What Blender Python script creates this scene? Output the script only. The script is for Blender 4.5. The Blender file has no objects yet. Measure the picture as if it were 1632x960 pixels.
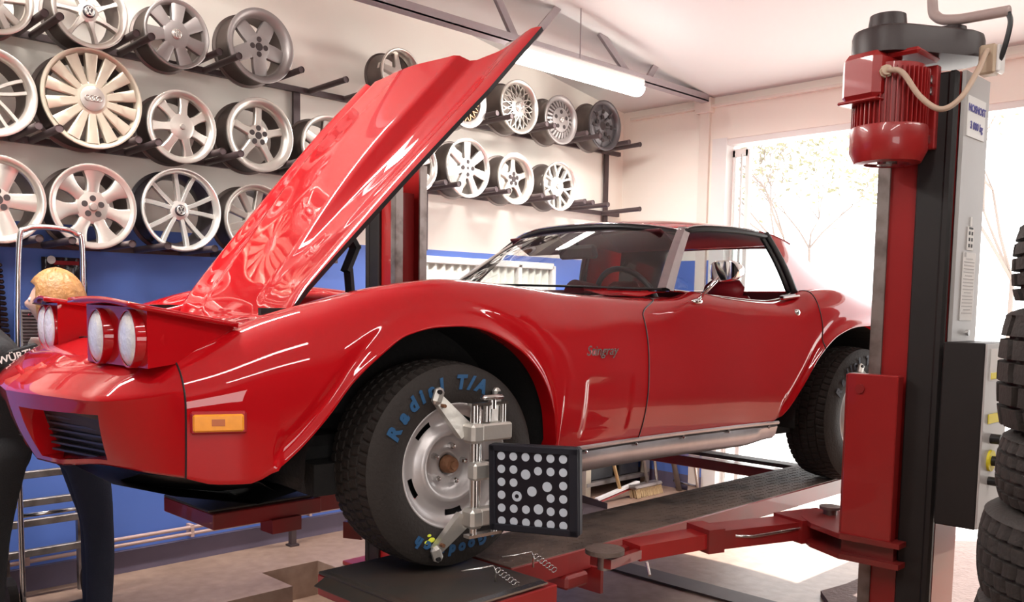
import bpy, math, random
import numpy as np
from mathutils import Vector, Matrix, Euler
random.seed(7)
rng = np.random.default_rng(7)
PI = math.pi
COL = bpy.context.scene.collection
RH = 0.646            # height of the runway tread above the floor
WALL_Y = 4.95         # inner face of the rack wall
WALL_X = 6.23         # inner face of the door wall

# ------------------------------------------------------------------ materials
MATS = {}
def nt(name):
    m = bpy.data.materials.new(name); m.use_nodes = True
    t = m.node_tree; b = t.nodes['Principled BSDF']
    return m, t, b
def mat(name, col, rough=.5, metal=0., coat=0., var=0., scale=8., bump=0., bscale=60., spec=.5, emit=None, estr=0., dirt=None, dirt_amt=.5, dirt_scale=4.):
    m, t, b = nt(name)
    b.inputs['Base Color'].default_value = (*col, 1)
    b.inputs['Roughness'].default_value = rough
    b.inputs['Metallic'].default_value = metal
    b.inputs['Specular IOR Level'].default_value = spec
    if coat:
        b.inputs['Coat Weight'].default_value = coat
        b.inputs['Coat Roughness'].default_value = .02
    if emit:
        b.inputs['Emission Color'].default_value = (*emit, 1)
        b.inputs['Emission Strength'].default_value = estr
    tc = t.nodes.new('ShaderNodeTexCoord')
    if var or dirt:
        n = t.nodes.new('ShaderNodeTexNoise'); n.inputs['Scale'].default_value = scale if not dirt else dirt_scale
        n.inputs['Detail'].default_value = 6
        t.links.new(tc.outputs['Object'], n.inputs['Vector'])
        mx = t.nodes.new('ShaderNodeMix'); mx.data_type = 'RGBA'
        if dirt:
            r = t.nodes.new('ShaderNodeMapRange')
            r.inputs[1].default_value = .45; r.inputs[2].default_value = .7
            r.inputs[3].default_value = 0; r.inputs[4].default_value = dirt_amt
            t.links.new(n.outputs['Fac'], r.inputs[0]); t.links.new(r.outputs[0], mx.inputs[0])
            mx.inputs[6].default_value = (*col, 1); mx.inputs[7].default_value = (*dirt, 1)
        else:
            t.links.new(n.outputs['Fac'], mx.inputs[0])
            mx.inputs[6].default_value = (*[c*(1-var) for c in col], 1)
            mx.inputs[7].default_value = (*[min(1, c*(1+var)) for c in col], 1)
        t.links.new(mx.outputs[2], b.inputs['Base Color'])
    if bump:
        n2 = t.nodes.new('ShaderNodeTexNoise'); n2.inputs['Scale'].default_value = bscale; n2.inputs['Detail'].default_value = 4
        t.links.new(tc.outputs['Object'], n2.inputs['Vector'])
        bp = t.nodes.new('ShaderNodeBump'); bp.inputs['Strength'].default_value = bump; bp.inputs['Distance'].default_value = .01
        t.links.new(n2.outputs['Fac'], bp.inputs['Height']); t.links.new(bp.outputs['Normal'], b.inputs['Normal'])
    MATS[name] = m
    return m
def glass_mat(name, tint=(1, 1, 1), refl=.1):
    m = bpy.data.materials.new(name); m.use_nodes = True; t = m.node_tree; t.nodes.clear()
    o = t.nodes.new('ShaderNodeOutputMaterial'); tr = t.nodes.new('ShaderNodeBsdfTransparent'); g = t.nodes.new('ShaderNodeBsdfGlossy')
    tr.inputs[0].default_value = (*tint, 1); g.inputs['Roughness'].default_value = .02
    f = t.nodes.new('ShaderNodeFresnel'); f.inputs[0].default_value = 1.5
    mx = t.nodes.new('ShaderNodeMixShader'); ad = t.nodes.new('ShaderNodeMath'); ad.operation = 'MULTIPLY_ADD'
    ad.inputs[1].default_value = 1.; ad.inputs[2].default_value = refl
    t.links.new(f.outputs[0], ad.inputs[0]); t.links.new(ad.outputs[0], mx.inputs[0])
    t.links.new(tr.outputs[0], mx.inputs[1]); t.links.new(g.outputs[0], mx.inputs[2]); t.links.new(mx.outputs[0], o.inputs[0])
    return m
RED = mat('car_red', (.41, .0024, .006), .6, 0, 1., spec=.05)
RED.node_tree.nodes['Principled BSDF'].inputs['Coat IOR'].default_value = 1.5
REDIN = mat('red_inner', (.35, .006, .01), .45)
BLACK = mat('satin_black', (.012, .011, .012), .45)
DARK = mat('dark_underbody', (.008, .007, .007), .8, bump=.3)
RUB = mat('rubber', (.024, .019, .017), .7, spec=.3, bump=.25, bscale=90)
RUBS = mat('rubber_sidewall', (.022, .02, .02), .5)
GREYRIM = mat('rim_silver_paint', (.50, .47, .47), .36, .45, dirt=(.2, .14, .1), dirt_amt=.25, dirt_scale=9)
RUST = mat('rust', (.20, .09, .045), .75, .3, var=.5, scale=30, bump=.5)
CHROME = mat('chrome', (.85, .85, .86), .06, 1.)
STEEL = mat('bright_steel', (.62, .61, .6), .25, 1.)
BRUSH = mat('brushed_trim', (.42, .38, .39), .3, .9, var=.15, scale=20)
ALU = mat('cast_aluminium', (.62, .6, .56), .38, .75, bump=.15, bscale=40)
PLASTIC = mat('black_plastic', (.02, .02, .023), .38)
WHITE = mat('white_dot', (.50, .55, .62), .5)
LRED = mat('lift_red', (.25, .012, .012), .42, 0, .3, dirt=(.16, .03, .025), dirt_amt=.7, dirt_scale=5)
LREDC = mat('lift_red_clean', (.31, .012, .012), .35, 0, .5, var=.1, scale=5)
LBLK = mat('lift_black', (.012, .0095, .0095), .5, var=.4, scale=5)
TREAD = mat('runway_tread', (.19, .135, .11), .6, .2, dirt=(.05, .035, .03), dirt_amt=.8, dirt_scale=6)
WORN = mat('worn_steel', (.33, .29, .27), .45, .8, dirt=(.09, .06, .05), dirt_amt=.8, dirt_scale=9)
GALV = mat('grey_panel', (.55, .53, .52), .45, .3, var=.1, scale=4)
RACK = mat('rack_steel', (.085, .06, .062), .5, .4, var=.3, scale=12)
SILV = mat('wheel_silver', (.62, .58, .53), .3, .75)
SILV2 = mat('wheel_bright_silver', (.8, .78, .74), .25, .7)
SILVD = mat('wheel_dull_grey', (.33, .30, .29), .42, .6)
GOLD = mat('wheel_gold', (.42, .24, .12), .35, .7)
BARR = mat('wheel_barrel', (.13, .105, .095), .42, .7)
HOLE = mat('bolt_hole', (.03, .02, .02), .7)
CAPM = mat('wheel_cap', (.4, .36, .33), .35, .6)
BLKW = mat('wheel_gloss_black', (.03, .025, .03), .25)
LEATHER = mat('red_leather', (.30, .012, .02), .45)
DKRED = mat('interior_maroon', (.10, .01, .015), .6)
AMBER = mat('amber_lens', (.95, .33, .02), .2, 0, .6, var=.15, scale=60)
AMBERD = mat('amber_dark', (.45, .1, .01), .3)
GLASS = glass_mat('clear_glass', (.93, .95, .94), .02)
TINT = glass_mat('tinted_glass', (.80, .84, .84), .03)
BLUE_T = mat('tyre_letter_blue', (.016, .08, .19), .6)
YEL = mat('yellow_paint', (.75, .8, .05), .5)
DENIM = mat('dark_denim', (.012, .016, .035), .85, bump=.4, bscale=200)
DKCLOTH = mat('black_cloth', (.012, .012, .014), .85, bump=.3, bscale=150)
SKIN = mat('skin', (.62, .38, .28), .5)
HAIR = mat('blonde_hair', (.36, .18, .06), .45, var=.5, scale=45, bump=.6, bscale=60)
SHOE = mat('dark_shoe', (.02, .018, .02), .6)
PIPE = mat('painted_pipe', (.55, .38, .34), .5)
WOODM = mat('wood_pale', (.55, .36, .16), .6, var=.2, scale=20)
BRIST = mat('bristle', (.55, .40, .22), .9)
TRUSS = mat('truss_grey', (.34, .29, .30), .5, .2)
WHITEP = mat('white_paint', (.8, .78, .76), .4)
PAPER = mat('paper', (.8, .78, .76), .8)
NAVY = mat('sign_ink', (.10, .09, .32), .6)
INK = mat('dark_ink', (.03, .03, .03), .6)
YELLOW = mat('sticker_yellow', (.85, .70, .03), .5)
BEIGE = mat('cream_gland', (.55, .42, .3), .5)
CABLE = mat('cream_cable', (.5, .36, .27), .5)
LAMPON = mat('lamp_tube', (1, 1, 1), .5, emit=(1, .97, .92), estr=14)

# ------------------------------------------------------------------ mesh helpers
class MB:
    def __init__(s): s.v = []; s.f = []
    def add(s, V, F):
        o = len(s.v); s.v += [tuple(map(float, p)) for p in V]; s.f += [tuple(i+o for i in f) for f in F]; return s
    def box(s, c, d, rot=None, bev=0.):
        hx, hy, hz = d[0]/2, d[1]/2, d[2]/2
        if bev > 0:
            b = min(bev, hx*.9, hy*.9, hz*.9); V = []
            for sx in (-1, 1):
                for sy in (-1, 1):
                    for sz in (-1, 1):
                        V += [(sx*hx, sy*(hy-b), sz*(hz-b)), (sx*(hx-b), sy*hy, sz*(hz-b)), (sx*(hx-b), sy*(hy-b), sz*hz)]
            idx = lambda sx, sy, sz, k: ((sx > 0)*4+(sy > 0)*2+(sz > 0))*3+k
            F = []
            for q in (-1, 1):
                F.append([idx(q, -1, -1, 0), idx(q, 1, -1, 0), idx(q, 1, 1, 0), idx(q, -1, 1, 0)][::q])
                F.append([idx(-1, q, -1, 1), idx(1, q, -1, 1), idx(1, q, 1, 1), idx(-1, q, 1, 1)][::-q])
                F.append([idx(-1, -1, q, 2), idx(1, -1, q, 2), idx(1, 1, q, 2), idx(-1, 1, q, 2)][::q])
            for a in (-1, 1):
                for b2 in (-1, 1):
                    F.append([idx(-1, a, b2, 1), idx(1, a, b2, 1), idx(1, a, b2, 2), idx(-1, a, b2, 2)])
                    F.append([idx(a, -1, b2, 0), idx(a, 1, b2, 0), idx(a, 1, b2, 2), idx(a, -1, b2, 2)])
                    F.append([idx(a, b2, -1, 0), idx(a, b2, 1, 0), idx(a, b2, 1, 1), idx(a, b2, -1, 1)])
            for sx in (-1, 1):
                for sy in (-1, 1):
                    for sz in (-1, 1): F.append([idx(sx, sy, sz, k) for k in range(3)])
        else:
            V = [(sx*hx, sy*hy, sz*hz) for sx in (-1, 1) for sy in (-1, 1) for sz in (-1, 1)]
            F = [(0, 1, 3, 2), (4, 6, 7, 5), (0, 4, 5, 1), (2, 3, 7, 6), (0, 2, 6, 4), (1, 5, 7, 3)]
        if rot is not None:
            M = rot if isinstance(rot, Matrix) else Euler(rot).to_matrix()
            V = [M @ Vector(p) for p in V]
        return s.add([(p[0]+c[0], p[1]+c[1], p[2]+c[2]) for p in V], F)
    def frame(s, p0, p1):
        d = Vector(p1)-Vector(p0); L = d.length; z = d.normalized()
        a = Vector((0, 0, 1)) if abs(z.z) < .95 else Vector((1, 0, 0))
        x = a.cross(z).normalized(); y = z.cross(x)
        return Vector(p0), x, y, z, L
    def bar(s, p0, p1, w, h, up=None):
        o, x, y, z, L = s.frame(p0, p1)
        if up is not None:
            x = Vector(up).cross(z).normalized(); y = z.cross(x)
        V = [o+x*(a*w/2)+y*(b*h/2)+z*c for c in (0, L) for a, b in ((-1, -1), (1, -1), (1, 1), (-1, 1))]
        return s.add(V, [(3, 2, 1, 0), (4, 5, 6, 7), (0, 1, 5, 4), (1, 2, 6, 5), (2, 3, 7, 6), (3, 0, 4, 7)])
    def cyl(s, p0, p1, r, n=20, r2=None, cap=True):
        r2 = r if r2 is None else r2
        o, x, y, z, L = s.frame(p0, p1)
        V = []
        for c, rr in ((0, r), (L, r2)):
            V += [o+x*(math.cos(t)*rr)+y*(math.sin(t)*rr)+z*c for t in [2*PI*i/n for i in range(n)]]
        F = [(i, (i+1) % n, n+(i+1) % n, n+i) for i in range(n)]
        if cap: F += [tuple(range(n))[::-1], tuple(range(n, 2*n))]
        return s.add(V, F)
    def tube(s, pts, r, n=10, cap=True):
        P = [Vector(p) for p in pts]; k = len(P); rr = r if hasattr(r, '__len__') else [r]*k
        V = []; x = None
        for i in range(k):
            t = (P[min(i+1, k-1)]-P[max(i-1, 0)]).normalized()
            if x is None:
                a = Vector((0, 0, 1)) if abs(t.z) < .9 else Vector((1, 0, 0)); x = a.cross(t).normalized()
            else: x = (x-t*x.dot(t)).normalized()
            y = t.cross(x)
            V += [P[i]+x*(math.cos(q)*rr[i])+y*(math.sin(q)*rr[i]) for q in [2*PI*j/n for j in range(n)]]
        F = [(i*n+j, i*n+(j+1) % n, (i+1)*n+(j+1) % n, (i+1)*n+j) for i in range(k-1) for j in range(n)]
        if cap: F += [tuple(range(n))[::-1], tuple(range((k-1)*n, k*n))]
        return s.add(V, F)
    def lathe(s, prof, n=48, M=None, closed=False, skip=None, a0=0., a1=2*PI):
        """prof: (r, h) ; axis = local -Y (h grows towards -Y, the viewer's side)"""
        full = abs(a1-a0-2*PI) < 1e-6; m = n if full else n+1; V = []
        for i in range(m):
            t = a0+(a1-a0)*i/n
            V += [Vector((r*math.sin(t), -h, r*math.cos(t))) for r, h in prof]
        k = len(prof); F = []
        for i in range(n):
            j = (i+1) % m
            for q in range(k if closed else k-1):
                if skip and skip(q, (a0+(a1-a0)*(i+.5)/n)): continue
                q2 = (q+1) % k
                F.append((i*k+q, i*k+q2, j*k+q2, j*k+q))
        if M is not None: V = [M @ p for p in V]
        return s.add(V, F)
    def grid(s, G, closed_u=False, closed_v=False, flip=False):
        nu, nv = len(G), len(G[0]); V = [p for row in G for p in row]; F = []
        for i in range(nu if closed_u else nu-1):
            for j in range(nv if closed_v else nv-1):
                a, b, c, d = i*nv+j, i*nv+(j+1) % nv, ((i+1) % nu)*nv+(j+1) % nv, ((i+1) % nu)*nv+j
                F.append((a, d, c, b) if flip else (a, b, c, d))
        return s.add(V, F)
    def prism(s, pts, vec):
        """closed polygon pts (3D) extruded by vec"""
        n = len(pts); v = Vector(vec); V = [Vector(p) for p in pts]+[Vector(p)+v for p in pts]
        return s.add(V, [tuple(range(n))[::-1], tuple(range(n, 2*n))]+[(i, (i+1) % n, n+(i+1) % n, n+i) for i in range(n)])
    def ball(s, c, r, n=16, m=10, sc=(1, 1, 1), M=None):
        V = []; F = []
        for i in range(m+1):
            a = PI*i/m
            V += [Vector((r*sc[0]*math.sin(a)*math.cos(2*PI*j/n), r*sc[1]*math.sin(a)*math.sin(2*PI*j/n), r*sc[2]*math.cos(a))) for j in range(n)]
        F = [(i*n+j, (i+1)*n+j, (i+1)*n+(j+1) % n, i*n+(j+1) % n) for i in range(m) for j in range(n)]
        if M is not None: V = [M @ p for p in V]
        return s.add([p+Vector(c) for p in V], F)
    def mirror_y(s):
        n = len(s.v); V = [(x, -y, z) for x, y, z in s.v]; F = [f[::-1] for f in s.f]
        return s.add(V, F)
    def xf(s, M):
        s.v = [tuple(M @ Vector(p)) for p in s.v]; return s
    def build(s, name, m, parent=None, smooth=False, angle=None, label=None, loc=None, weld=False, normals=None):
        me = bpy.data.meshes.new(name); me.from_pydata(s.v, [], s.f); me.update()
        import bmesh
        if weld or normals is None:
            bm = bmesh.new(); bm.from_mesh(me)
            if weld: bmesh.ops.remove_doubles(bm, verts=bm.verts, dist=1e-5)
            bmesh.ops.recalc_face_normals(bm, faces=bm.faces)
            bm.to_mesh(me); bm.free()
        if smooth or angle:
            me.polygons.foreach_set('use_smooth', [True]*len(me.polygons))
            if angle: me.set_sharp_from_angle(angle=math.radians(angle))
        me.materials.append(m)
        o = bpy.data.objects.new(name, me); COL.objects.link(o)
        if parent is not None: o.parent = parent
        if loc is not None: o.location = loc
        if label: o['label'] = label
        return o
def tag(o, label, cat, group=None, kind=None):
    o['label'] = label; o['category'] = cat
    if group: o['group'] = group
    if kind: o['kind'] = kind
    return o
def thing(name, label, cat, loc=(0, 0, 0), rotz=0., group=None):
    o = bpy.data.objects.new(name, None); COL.objects.link(o); o.empty_display_size = .1
    o.location = loc; o.rotation_euler = (0, 0, rotz)
    return tag(o, label, cat, group)
def struct(o): o['kind'] = 'structure'; return o
def copy_tree(o, parent=None):
    c = o.copy(); COL.objects.link(c); c.parent = parent
    for ch in list(o.children): copy_tree(ch, c)
    return c
def text_mb(txt, size=1., ext=.02, bold=0., shear=0., M=None, center=True):
    cu = bpy.data.curves.new('t', 'FONT'); cu.body = txt; cu.size = size; cu.extrude = ext; cu.offset = bold; cu.shear = shear
    cu.resolution_u = 3
    if center: cu.align_x = 'CENTER'; cu.align_y = 'CENTER'
    o = bpy.data.objects.new('t', cu); COL.objects.link(o)
    dg = bpy.context.evaluated_depsgraph_get(); me = o.evaluated_get(dg).to_mesh()
    V = [v.co.copy() for v in me.vertices]; F = [tuple(p.vertices) for p in me.polygons]
    o.evaluated_get(dg).to_mesh_clear(); bpy.data.objects.remove(o); bpy.data.curves.remove(cu)
    if M is not None: V = [M @ p for p in V]
    mb = MB(); mb.add(V, F); return mb
def pchip(xs, ys):
    xs = np.array(xs, float); ys = np.array(ys, float); h = np.diff(xs); d = np.diff(ys)/h; m = np.zeros(len(xs))
    for i in range(1, len(xs)-1):
        if d[i-1]*d[i] > 0:
            w1, w2 = 2*h[i]+h[i-1], h[i]+2*h[i-1]; m[i] = (w1+w2)/(w1/d[i-1]+w2/d[i])
    m[0] = d[0]; m[-1] = d[-1]
    def f(x):
        x = np.asarray(x, float); xc = np.clip(x, xs[0], xs[-1]); i = np.clip(np.searchsorted(xs, xc)-1, 0, len(xs)-2)
        t = (xc-xs[i])/h[i]; t2 = t*t; t3 = t2*t
        return (2*t3-3*t2+1)*ys[i]+(t3-2*t2+t)*h[i]*m[i]+(-2*t3+3*t2)*ys[i+1]+(t3-t2)*h[i]*m[i+1]
    return f
def catmull(P, n=8):
    P = [Vector(p) for p in P]; out = []
    Q = [P[0]*2-P[1]]+P+[P[-1]*2-P[-2]]
    for i in range(1, len(Q)-2):
        for k in range(n):
            t = k/n; a, b, c, d = Q[i-1], Q[i], Q[i+1], Q[i+2]
            out.append(.5*((2*b)+(c-a)*t+(2*a-5*b+4*c-d)*t*t+(3*b-a-3*c+d)*t**3))
    out.append(P[-1]); return out
def lerp(a, b, t): return a+(b-a)*t
def S(t): t = max(0., min(1., t)); return t*t*(3-2*t)
# ------------------------------------------------------------------ the room
def build_room():
    # floor of worn concrete with a shallow service recess under the lift
    m, t, b = nt('concrete_floor')
    tc = t.nodes.new('ShaderNodeTexCoord')
    n1 = t.nodes.new('ShaderNodeTexNoise'); n1.inputs['Scale'].default_value = 1.3; n1.inputs['Detail'].default_value = 8
    n2 = t.nodes.new('ShaderNodeTexNoise'); n2.inputs['Scale'].default_value = 14; n2.inputs['Detail'].default_value = 6
    r = t.nodes.new('ShaderNodeValToRGB'); e = r.color_ramp.elements
    e[0].position = .3; e[0].color = (.22, .135, .10, 1); e[1].position = .7; e[1].color = (.42, .29, .22, 1)
    mm = t.nodes.new('ShaderNodeMix'); mm.data_type = 'FLOAT'; mm.inputs[0].default_value = .45
    for n in (n1, n2): t.links.new(tc.outputs['Object'], n.inputs['Vector'])
    t.links.new(n1.outputs['Fac'], mm.inputs[2]); t.links.new(n2.outputs['Fac'], mm.inputs[3])
    t.links.new(mm.outputs[0], r.inputs[0]); t.links.new(r.outputs[0], b.inputs['Base Color'])
    bp = t.nodes.new('ShaderNodeBump'); bp.inputs['Strength'].default_value = .2; bp.inputs['Distance'].default_value = .01
    t.links.new(n2.outputs['Fac'], bp.inputs['Height']); t.links.new(bp.outputs['Normal'], b.inputs['Normal'])
    b.inputs['Roughness'].default_value = .42; b.inputs['Specular IOR Level'].default_value = .35
    FLOOR = m
    f = MB()
    px0, px1, py0, py1, dz = 1.45, 2.86, 2.5, 4.12, .16     # recess
    X0, X1, Y0, Y1 = -5., 6.23, -4.5, 4.95
    # slab pieces around the stepped recess
    for (a, b_, c, d) in ((X0, px0, Y0, Y1), (px1, X1, Y0, Y1), (px0, px1, Y0, py0), (px0, px1, 4.44, Y1), (px0, 2.5, py1, 4.44)):
        f.box(((a+b_)/2, (c+d)/2, -.1), (b_-a, d-c, .2))
    f.box(((px0+px1)/2, (py0+4.44)/2, -.25), (px1-px0, 4.44-py0, .1))
    struct(f.build('floor', FLOOR))
    # walls: upper cream, lower blue
    WALLM = mat('wall_paint_cream', (.78, .70, .63), .75, var=.05, scale=2.)
    m2, t2, b2 = nt('wall_paint_two_tone')
    tc = t2.nodes.new('ShaderNodeTexCoord'); sp = t2.nodes.new('ShaderNodeSeparateXYZ'); t2.links.new(tc.outputs['Object'], sp.inputs[0])
    gt = t2.nodes.new('ShaderNodeMath'); gt.operation = 'GREATER_THAN'; gt.inputs[1].default_value = 1.87; t2.links.new(sp.outputs[2], gt.inputs[0])
    gb = t2.nodes.new('ShaderNodeMath'); gb.operation = 'GREATER_THAN'; gb.inputs[1].default_value = .125; t2.links.new(sp.outputs[2], gb.inputs[0])
    nz = t2.nodes.new('ShaderNodeTexNoise'); nz.inputs['Scale'].default_value = 2.5; t2.links.new(tc.outputs['Object'], nz.inputs['Vector'])
    mb = t2.nodes.new('ShaderNodeMix'); mb.data_type = 'RGBA'; mb.inputs[6].default_value = (.085, .17, .56, 1); mb.inputs[7].default_value = (.12, .22, .64, 1)
    t2.links.new(nz.outputs['Fac'], mb.inputs[0])
    mbase = t2.nodes.new('ShaderNodeMix'); mbase.data_type = 'RGBA'; mbase.inputs[6].default_value = (.14, .12, .19, 1)
    t2.links.new(gb.outputs[0], mbase.inputs[0]); t2.links.new(mb.outputs[2], mbase.inputs[7])
    mw = t2.nodes.new('ShaderNodeMix'); mw.data_type = 'RGBA'; mw.inputs[7].default_value = (.90, .84, .76, 1)
    t2.links.new(gt.outputs[0], mw.inputs[0]); t2.links.new(mbase.outputs[2], mw.inputs[6]); t2.links.new(mw.outputs[2], b2.inputs['Base Color'])
    b2.inputs['Roughness'].default_value = .6
    FARW = mat('wall_far_brown', (.07, .055, .05), .8, var=.3, scale=1.5)
    def cz(x): return 3.13+.155*(6.23-x) if x > -.5 else 3.13+.155*6.73-.155*(-.5-x)
    # gable wall behind the wheel rack
    xs = [-5., -.5, 6.43]
    for nm, y, s in (('wall_back', WALL_Y, 1), ('wall_front', -4.5, -1)):
        g = MB()
        pts = [(-5., y, -.2), (6.43, y, -.2), (6.43, y, cz(6.43)), (-.5, y, cz(-.5)), (-5., y, cz(-5))]
        g.prism(pts, (0, .2*s, 0)); struct(g.build(nm, m2 if s > 0 else FARW))
    g = MB(); g.box((-5.1, .22, 1.5), (.2, 9.6, 4.)); struct(g.build('wall_left', FARW))
    # door wall with the wide open doorway
    g = MB()
    y0, y1, zt = .2, 4.055, 2.80
    for (a, b_, c, d) in ((y1, WALL_Y+.2, -.2, 3.13), (y0, y1, zt, 3.13)):
        g.box((WALL_X+.1, (a+b_)/2, (c+d)/2), (.2, b_-a, d-c))
    struct(g.build('wall_right', m2))
    g = MB(); g.box((WALL_X+.1, (-4.7+y0)/2, 1.465), (.2, y0+4.7, 3.33)); struct(g.build('wall_right', FARW))
    g = MB(); g.box((WALL_X-.012, 4.125, 1.5), (.03, .09, 3.2)); g.box((WALL_X-.03, 4.125, 3.07), (.07, .14, .11))
    struct(g.build('trim_1', WALLM, label=None))
    g = MB()
    for (y, w) in ((3.995, .13),): g.box((WALL_X+.09, y, zt/2), (.19, w, zt+.02))
    g.box((WALL_X+.095, (y0+y1)/2, zt-.02), (.17, y1-y0, .05))
    struct(g.build('trim_2', WHITEP))
    # cornice line
    g = MB(); g.box((WALL_X-.02, .2, 3.06), (.05, 9.3, .02)); struct(g.build('trim_3', WALLM))
    # ceiling, two slopes
    CE = mat('ceiling_paint', (.70, .68, .665), .8, var=.03, scale=1.)
    g = MB()
    for (a, b_) in ((-5., -.5), (-.5, 6.23)):
        g.add([(a, -4.5, cz(a)), (b_, -4.5, cz(b_)), (b_, WALL_Y, cz(b_)), (a, WALL_Y, cz(a)), (a, -4.5, cz(a)+.12), (b_, -4.5, cz(b_)+.12), (b_, WALL_Y, cz(b_)+.12), (a, WALL_Y, cz(a)+.12)],
              [(0, 1, 2, 3), (7, 6, 5, 4), (0, 4, 5, 1), (1, 5, 6, 2), (2, 6, 7, 3), (3, 7, 4, 0)])
    struct(g.build('ceiling', CE))
    # folded leaf of the glazed door by the jamb: posts and vertical handle
    d = thing('folding_door', 'narrow white glazed folding door leaf standing open at the far jamb of the doorway', 'door', (6.34, 3.93, 0)); d.name = 'door_1'; d['kind'] = 'structure'
    del d['label'], d['category']
    g = MB()
    for yy in (0, -.13): g.box((0, yy, 1.37), (.04, .035, 2.7))
    for zz in (.05, 1.0, 2.70): g.box((0, -.065, zz), (.04, .13, .06))
    g.build('door_frame', WHITEP, d)
    g = MB(); g.box((0, -.065, 1.37), (.006, .10, 2.64)); g.build('door_pane', GLASS, d)
    g = MB(); g.cyl((-.05, -.10, 1.35), (-.05, -.10, 2.68), .010, 8); g.cyl((-.05, -.10, 1.75), (-.02, -.10, 1.75), .01, 8); g.build('door_bolt', GALV, d)
    # low window with ribbed blind in the rack wall
    w = thing('window', '', ''); w.name = 'window_1'; del w['label'], w['category']; w['kind'] = 'structure'; w.location = (4.66, WALL_Y-.02, 1.53)
    g = MB()
    for z in (.27, -.27): g.box((0, 0, z), (1.36, .06, .05), bev=.006)
    for x in (-.68, .30, .68): g.box((x, 0, 0), (.045, .06, .55), bev=.006)
    g.build('window_frame', WHITEP, w)
    BL = mat('ribbed_blind', (.62, .62, .56), .4, var=.12, scale=9)
    G = []
    for i in range(121):
        x = -.66+1.32*i/120; G.append([(x, .012*math.sin(i*.9)-.0, z) for z in (-.25, .25)])
    g = MB(); g.grid(G); o = g.build('blind', BL, w, smooth=True)
    sm = o.modifiers.new('s', 'SOLIDIFY'); sm.thickness = .003
    # pipes along the skirting
    pl = thing('heating_pipes', 'pair of cream heating pipes clipped low along the blue wall', 'pipe', (0, WALL_Y-.05, 0))
    for z in (.165, .20):
        g = MB(); g.cyl((-1., 0, z), (5.0, 0, z), .011, 12); g.build('pipe', PIPE, pl, smooth=True)
    for x in (.7, 1.45, 2.32, 3.1, 4.2):
        g = MB(); g.box((x, .02, .18), (.02, .06, .07)); g.build('pipe_clip', PIPE, pl)
    struct((lambda g: (g.box((.6, WALL_Y-.008, .06), (11.2, .02, .12)), g.build('baseboard_back', mat('skirting_paint', (.14, .115, .17), .5, var=.1)))[1])(MB()))
    # roof truss
    tr = thing('roof_truss', 'grey steel roof truss with zigzag web members under the ceiling', 'truss', (0, 4.1, 0))
    g = MB()
    g.box((2.3, 0, 3.095), (7.8, .07, .012)); g.box((2.3, -.031, 3.118), (7.8, .008, .055)); g.box((2.3, .031, 3.118), (7.8, .008, .055)); g.build('bottom_chord', TRUSS, tr)
    for a, b_ in ((4.10, 3.78), (4.16, 4.46), (5.24, 4.88), (5.40, 5.52), (3.0, 3.30), (2.9, 2.5), (1.8, 2.1), (1.7, 1.3)):
        g = MB(); g.bar((a, 0, 3.10), (b_, 0, cz(b_)+.01), .05, .010, up=(0, 1, 0)); g.bar((a, .02, 3.10), (b_, .02, cz(b_)+.01), .008, .04, up=(0, 1, 0)); g.build('web_member', TRUSS, tr)
    # tube lights: one in view, others that light the workshop behind the camera
    def tube_light(x, y, z, label, L=1.25, power=None, rot=0, wires=True, group=None):
        t_ = thing('tube_light', label, 'light', (x, y, z), rot, group)
        g = MB(); g.box((0, 0, .03), (L, .11, .05), bev=.01); g.build('housing', WHITEP, t_)
        g = MB()
        sec = [(.062*math.cos(q), -.005-.058*math.sin(q)) for q in np.linspace(0, PI, 11)]
        rws = [[(x_*L/2, y_*k_, z_*k_) for y_, z_ in sec] for x_, k_ in ((-1, .6), (-.985, 1), (.985, 1), (1, .6))]
        g.grid(rws); g.add(rws[0], [tuple(range(11))]); g.add(rws[-1], [tuple(range(11))]); g.build('diffuser', LAMPON, t_, smooth=True, angle=50)
        if wires:
            for q in (0,):
                g = MB(); g.cyl((q, 0, .05), (q, 0, cz(x)-z), .004, 6); g.build('hanger_rod', TRUSS, t_)
        l = bpy.data.lights.new('tube_glow', 'AREA'); l.shape = 'RECTANGLE'; l.size = L; l.size_y = .12; l.energy = power; l.color = (1, .95, .9)
        lo = bpy.data.objects.new('tube_glow', l); COL.objects.link(lo); lo.parent = t_; lo.location = (0, 0, -.075)
        return t_
    tube_light(4.53, 3.97, 3.005, 'lit fluorescent batten hung below the roof truss above the wheel rack', power=PW['tube'])
    for i, (x, y, w_) in enumerate(((.9, 3.9, 'front'), (.2, .9, 'mid'), (3.4, -.9, 'rear'), (.2, -.9, 'near'))):
        tube_light(x, y, 3.35, 'fluorescent batten hung over the work bays out of view', 2.4, power=PW['tube2']*(1.7 if w_ == 'front' else .40), group='battens over the work bays')
    # dark strip laid on the floor as a painted shadow, and rough ledge
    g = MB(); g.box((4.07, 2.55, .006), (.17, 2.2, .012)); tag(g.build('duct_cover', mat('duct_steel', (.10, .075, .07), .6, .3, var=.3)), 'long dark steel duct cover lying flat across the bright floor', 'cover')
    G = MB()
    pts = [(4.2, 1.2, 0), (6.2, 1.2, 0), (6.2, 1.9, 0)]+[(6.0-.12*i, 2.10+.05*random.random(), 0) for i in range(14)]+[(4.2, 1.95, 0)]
    G.prism(pts, (0, 0, .03)); tag(G.build('asphalt_patch', mat('patch', (.16, .11, .10), .9, bump=.8, bscale=40, var=.3, scale=20)), 'rough dark patch of broken concrete beside the lift post foot', 'patch')
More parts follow.
